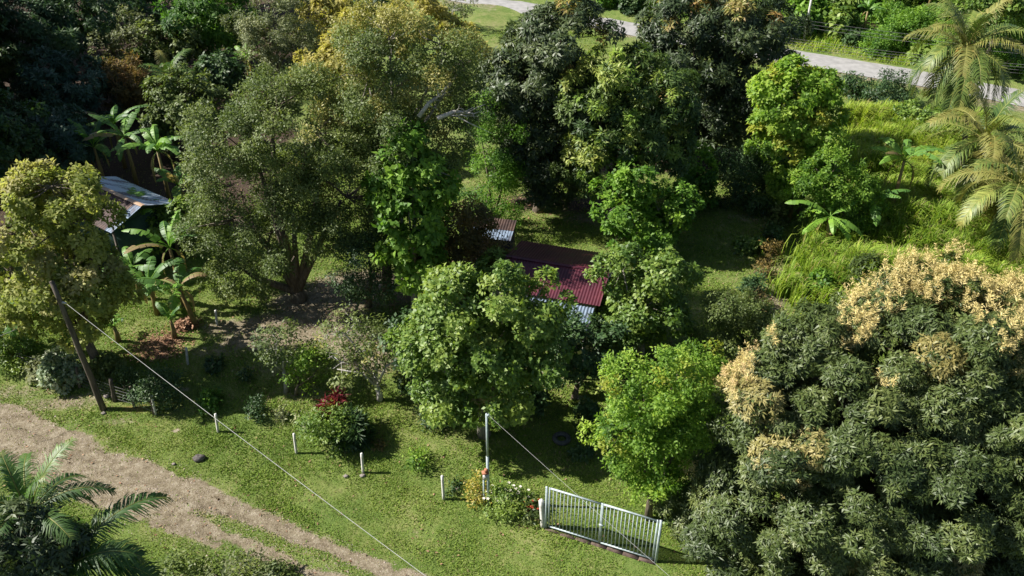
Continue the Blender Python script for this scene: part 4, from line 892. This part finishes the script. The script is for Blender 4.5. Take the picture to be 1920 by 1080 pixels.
# thicket beyond the paved road
rng = np.random.default_rng(9)
GT = 'shrubs of the thicket across the paved road'
spots = []
for k in range(1400):
    px, py = rng.uniform(1000, 2000), rng.uniform(-30, 175)
    p = flat(px, py); d = dist_poly(p[0], p[1], ROAD); s_ = signed(p[0], p[1], ROAD)
    if s_ < 0 or d < 4.6 or d > 34: continue
    if any((p[0] - q[0]) ** 2 + (p[1] - q[1]) ** 2 < 2.6 ** 2 for q in spots): continue
    spots.append((p[0], p[1], d))
kinds = [('broad','bright'),('big','garden'),('fine','garden'),('broad','dark'),('big','bright'),('broad','grey'),('fine','bright'),('broad','lime')]
for k, (x, y, d) in enumerate(spots):
    kd, m = kinds[rng.integers(len(kinds))]; s = F / (y * cP + H * sP); r = rng.uniform(1.1, 2.0) * (.7 if d < 6.5 else 1)
    if rng.random() < .16 and d > 6: banana('banana plant among the green shrubs of the thicket across the paved road',(x, y),rng.uniform(1.2, 2.6),7,2.1,200 + k,group='banana plants across the paved road',basepx=False,vb=.2 * rng.random(),dead=1)
    else: S('thicket_shrub',{'bright': 'fresh green', 'garden': 'mid green', 'dark': 'dark green', 'grey': 'greyish green', 'lime': 'yellow-green'}[m] + {'broad': ' leafy', 'big': ' large-leaved', 'fine': ' fine-leaved'}[kd] + ' shrub in the thicket across the paved road' + (', nearest the asphalt' if d < 7 else ', well behind the front row' if d > 14 else ''),'shrub',(x, y),r * s,r * s * .85,kd,m,200 + k,group=GT,basepx=False,vb=rng.uniform(.0, .25),gap=.05,dens=1.)
T('thicket_tree','tall green tree at the right edge behind the coconut palms','tree',(1930,120),[(1890,60,50,60),(1925,30,40,60),(1890,110,40,40)],'fine','bright',140,.2,None)
T('thicket_tree','leafy tree at the top right corner above the thicket','tree',(1870,45),[(1880,5,60,45)],'broad','garden',141,.2,None)

# tall trees added mostly out of view past the left edge, to shade the valley
for k, (x, y, h) in enumerate([(-27.5,45,13),(-33,52,15),(-37,60,16),(-42,68,17),(-48,77,18),(-53,86,19),(-38,92,15),(-28,92,13)]):
    rg = np.random.default_rng(300 + k); z = float(hgt(x, y)); B = np.array([x, y, z]); rr = 4.2; x -= 5.5 if k < 5 else 7; B[0] = x
    LB = [(x + rg.uniform(-1.5, 1.5), y + rg.uniform(-2, 2), z + h * f, rr * g, rr * g, rr * g * .8) for f, g in ((.85, .7), (.6, 1), (.4, .8))]
    root = thing('forest_tree', 'tall added tree past the far left edge, mostly unseen, shading the valley', 'tree', B, 'added shade trees along the left edge')
    mb = MB(); subs, C, A = crown(mb, LB, 'broad', rg, lod=1.7, dens=1.1, gap=0.); mb.build('crown', LM['dark'], root, off=B)
    tb = MB(); limbs(tb, B, LB, subs, rg, .3, 4, twigs=0); tb.build('trunk', BARK, root, smooth=True, off=B)

# ------------------------------------------------------------------ ground cover as stuff
def vis_px(P):
    d = P - np.array([0, 0, H]); Z_ = d[:, 1] * cP - d[:, 2] * sP
    return 960 + F * d[:, 0] / Z_, 540 - F * (d[:, 1] * sP + d[:, 2] * cP) / Z_
def scatter(n, x0, x1, y0, y1, rng):
    x = rng.uniform(x0, x1, n); y = rng.uniform(y0, y1, n); return x, y
rng = np.random.default_rng(21)
# lawn blades
x, y = scatter(2600000, -34, 20, 17, 58, rng)
keep = rng.random(len(x)) < np.clip((30 / (y + 3)) ** 1.6, .1, 1); x, y = x[keep], y[keep]
keep = np.abs(x) < .66 * (y * cP + H * sP) ; x, y = x[keep], y[keep]
di, re, so_ = layers(x, y); c = np.maximum(np.maximum(di, re), so_)
keep = rng.random(len(x)) < np.clip(1.15 - c * 1.5, .03, 1) * np.clip(.65 + noise2(x, y, 1.2, 2) * .5, .15, 1); x, y, c = x[keep], y[keep], c[keep]
z = hgt(x, y); n = len(x); az = rng.uniform(0, 6.28, n); h = rng.uniform(.035, .085, n) * (1 + .3 * noise2(x, y, 1.7, 4)) * (.8 + y / 50)
D = nrm(np.stack([np.cos(az) * .8, np.sin(az) * .8, rng.uniform(.3, 1.3, n)], 1)); S_ = np.stack([-np.sin(az), np.cos(az), np.zeros(n)], 1) * (h * .28)[:, None]
P = np.stack([x, y, z - .01], 1); V = np.stack([P - S_, P + S_, P + D * h[:, None]], 1).reshape(-1, 3)
mb = MB(); v = np.clip(.5 + noise2(x, y, .7, 1) * .22 + rng.normal(0, .16, n), 0, 1)
mb.add(V, np.arange(n * 3).reshape(-1, 3), v=np.repeat(v, 3), fl=np.repeat((rng.random(n) < .04 + c * .5) * 1., 3)); tag(mb.build('lawn_grass', LM['grass']), 'short green lawn grass between the track and the house', 'grass', None, 'stuff')
print('lawn blades', n)
# gravel on the track
x, y = scatter(90000, -26, 14, 17, 36, rng); d = dist_poly(x, y, TRACK); k = (d < 1.2 + .7 * sstep(-8, -14, x)) & (rng.random(len(x)) < np.clip(1.3 - d * .5, .1, 1)); x, y = x[k], y[k]; n = len(x)
z = hgt(x, y); r = rng.uniform(.012, .035, n) * (1 + (rng.random(n) < .02)); a = rng.uniform(0, 6.28, n)
P = np.stack([x, y, z], 1)
V = np.stack([P + np.stack([np.cos(a + t) * r, np.sin(a + t) * r, -.01 * np.ones(n)], 1) for t in (0, 2.1, 4.2)] + [P + np.stack([0 * r, 0 * r, r * .9], 1)], 1).reshape(-1, 3)
b = np.arange(n)[:, None] * 4; mb = MB(); mb.add(V, np.concatenate([b + [0, 1, 3], b + [1, 2, 3], b + [2, 0, 3]])); tag(mb.build('gravel', noise_mat('gravel_stone', [(.16,.12,.09),(.30,.24,.19),(.46,.41,.35)], 30, detail=1)), 'loose pale gravel scattered over the dirt track', 'gravel', None, 'stuff')
# fallen leaves
n = 26000; x, y = scatter(n, -22, 16, 20, 52, rng); di, re, so_ = layers(x, y); pat = np.zeros(n)
for (px, py, rx, ry) in ((300,640,1.3,1.),(350,612,.5,.4),(290,655,1.1,.6),(1010,385,4,2),(1430,400,.9,2.5),(770,590,1.2,1)):
    q = G(px, py); pat = np.maximum(pat, np.exp(-((x - q[0]) / rx) ** 2 - ((y - q[1]) / ry) ** 2))
k = rng.random(n) < np.clip(pat * 2.5 + .04 + di * .08, 0, 1)
xx = [x[k]]; yy = [y[k]]
for (px, py, rx, ry, m_) in ((300,645,1.0,.8,1500),(350,612,.45,.3,700),(290,665,1.0,.4,800)):
    q = G(px, py); xx.append(rng.normal(q[0], rx * .6, m_)); yy.append(rng.normal(q[1], ry * .6, m_))
x, y = np.concatenate(xx), np.concatenate(yy); n = len(x); z = hgt(x, y)
q = G(352, 612); pile = np.exp(-((x - q[0]) / .6) ** 2 - ((y - q[1]) / .45) ** 2) * .4
a = rng.uniform(0, 6.28, n); D = np.stack([np.cos(a), np.sin(a), rng.normal(.1, .3, n)], 1)
mb = MB(); leaf_quads(mb, np.stack([x, y, z + .03 + pile * rng.random(n)], 1), nrm(D), rng.uniform(.06, .16, n) + pile * .5, rng.uniform(.04, .09, n) + pile * .2, np.array([0, 0, 1.]) + rng.normal(0, .4, (n, 3)), rng.random(n), np.zeros(n))
tag(mb.build('leaf_litter', LM['litter']), 'dry brown fallen leaves scattered on the ground', 'fallen leaves', None, 'stuff')
# flowers on the two flower bushes
for (px, py, rx, ry, m, nn, lab) in ((950,928,.75,.45,'white',70,'small white flowers on the low bush right of the service pole'),(996,948,.45,.3,'scarlet',14,'red flowers on the trailing plant left of the gate')):
    q = G(px, py + 12); mb = MB(); n = nn * 5
    c = np.repeat(np.stack([rng.normal(q[0], rx * .5, nn), rng.normal(q[1], ry * .5, nn), q[2] + rng.uniform(.25, .62, nn)], 1), 5, 0); a = np.tile(np.arange(5) * 1.257, nn)
    leaf_quads(mb, c, nrm(np.stack([np.cos(a), np.sin(a), np.full(n, .3)], 1)), np.full(n, .075), np.full(n, .06), np.tile([0, 0, 1.], (n, 1)), rng.random(n), np.zeros(n))
    par = [o for o in bpy.data.objects if o.get('label', '').startswith('low green bush right' if m == 'white' else 'trailing green plant')][0]
    tag(mb.build('flower', LM[m], par, off=np.array(par.location)), None, None, None, 'stuff')
# tall grass
TG = np.array([(1500,470),(1480,560),(1560,600),(1700,560),(1930,600),(1990,420),(1960,250),(1760,205),(1640,195),(1580,215),(1590,330),(1640,410),(1560,440)], float)
def inpoly(x, y, P):
    r = np.zeros(len(x), bool); j = len(P) - 1
    for i in range(len(P)):
        c = ((P[i, 1] > y) != (P[j, 1] > y)) & (x < (P[j, 0] - P[i, 0]) * (y - P[i, 1]) / (P[j, 1] - P[i, 1] + 1e-9) + P[i, 0]); r ^= c; j = i
    return r
TGW = np.array([G(*p)[:2] for p in TG])
def blades(n, x0, x1, y0, y1, mask, h0, h1, wd, name, label, m, seed, lean=.35):
    rng = np.random.default_rng(seed); x, y = scatter(n, x0, x1, y0, y1, rng); k = mask(x, y); x, y = x[k], y[k]
    t = np.clip(.75 + .5 * noise2(x, y, .8, 4), .25, 1.2); k = rng.random(len(x)) < np.clip(t * 1.1, .2, 1); x, y, t = x[k], y[k], t[k]; n = len(x); z = hgt(x, y)
    h = rng.uniform(h0, h1, n) * t; az = rng.normal(-.6, 1.1, n); ln = rng.uniform(.15, .8, n) * lean * 2
    u = np.stack([np.cos(az), np.sin(az), 0 * az], 1); s_ = np.stack([-np.sin(az), np.cos(az), 0 * az], 1) * wd
    P0 = np.stack([x, y, z - .05], 1); a = P0 + u * (h * ln * .12)[:, None] + np.array([0, 0, 1]) * (h * .5)[:, None]; b = P0 + u * (h * ln * .5)[:, None] + np.array([0, 0, 1]) * (h * .85)[:, None]; c = P0 + u * (h * ln)[:, None] + np.array([0, 0, 1]) * (h * (1 - ln * .35))[:, None]
    V = np.stack([P0 - s_, P0 + s_, a + s_, a - s_, b + s_ * .7, b - s_ * .7, c + s_ * .1, c - s_ * .1], 1).reshape(-1, 3); q = np.arange(n)[:, None] * 8
    mb = MB(); mb.add(V, np.concatenate([q + [0, 1, 2, 3], q + [3, 2, 4, 5], q + [5, 4, 6, 7]]), v=np.repeat(np.clip(.5 + .3 * noise2(x, y, .5, 3) + rng.normal(0, .17, n), 0, 1), 8), fl=np.repeat((rng.random(n) < .08) * 1., 8))
    tag(mb.build(name, LM[m]), label, 'grass', None, 'stuff'); print(name, n)
blades(420000, 12, 36, 33, 62, lambda x, y: inpoly(x + .7 * noise2(x, y, 2.2, 3) + np.random.default_rng(8).normal(0, .45, len(x)), y + .6 * noise2(x, y, 1.8, 1), TGW) & (noise2(x, y, 3.3, 1) + .6 * noise2(x, y, 1.3, 2) > -.15), 1.2, 2.5, .026, 'tall_grass', 'tall bright green grass field beside the coconut palms', 'tall', 4)
blades(90000, -5, 42, 44, 92, lambda x, y: (signed(x, y, ROAD) > 0) & (dist_poly(x, y, ROAD) > 2.6) & (dist_poly(x, y, ROAD) < 6.5) & (x > 5), .35, .8, .03, 'roadside_weeds', 'pale green weeds along the far edge of the paved road', 'tall', 6)
blades(120000, -16, 36, 40, 88, lambda x, y: (signed(x, y, ROAD) < 0) & (dist_poly(x, y, ROAD) > 2.7) & (dist_poly(x, y, ROAD) < 14) & (layers(x, y)[0] < .3), .08, .22, .03, 'verge_grass', 'short grass on the near verge of the paved road', 'grass', 7)
# vine cover in the thicket
x, y = scatter(260000, 2, 60, 46, 110, rng); d = dist_poly(x, y, ROAD); k = (signed(x, y, ROAD) > 0) & (d > 4.8) & (d < 34); x, y, d = x[k], y[k], d[k]; n = len(x)
z = hgt(x, y) + sstep(4.5, 9, d) * (.7 + .6 * noise2(x, y, .8, 1)) * rng.uniform(.6, 1, n)
a = rng.uniform(0, 6.28, n); mb = MB(); leaf_quads(mb, np.stack([x, y, np.maximum(z, hgt(x, y)) + .05], 1), nrm(np.stack([np.cos(a), np.sin(a), rng.normal(-.2, .3, n)], 1)), rng.uniform(.18, .34, n), rng.uniform(.12, .24, n), np.array([0, -.3, 1.]) + rng.normal(0, .4, (n, 3)), np.clip(rng.normal(.6, .2, n), 0, 1), (rng.random(n) < .03) * 1.)
tag(mb.build('vine_cover', LM['bright']), 'tangled green creepers covering the ground of the thicket', 'creepers', None, 'stuff')
print('leaves', NLEAF[0])
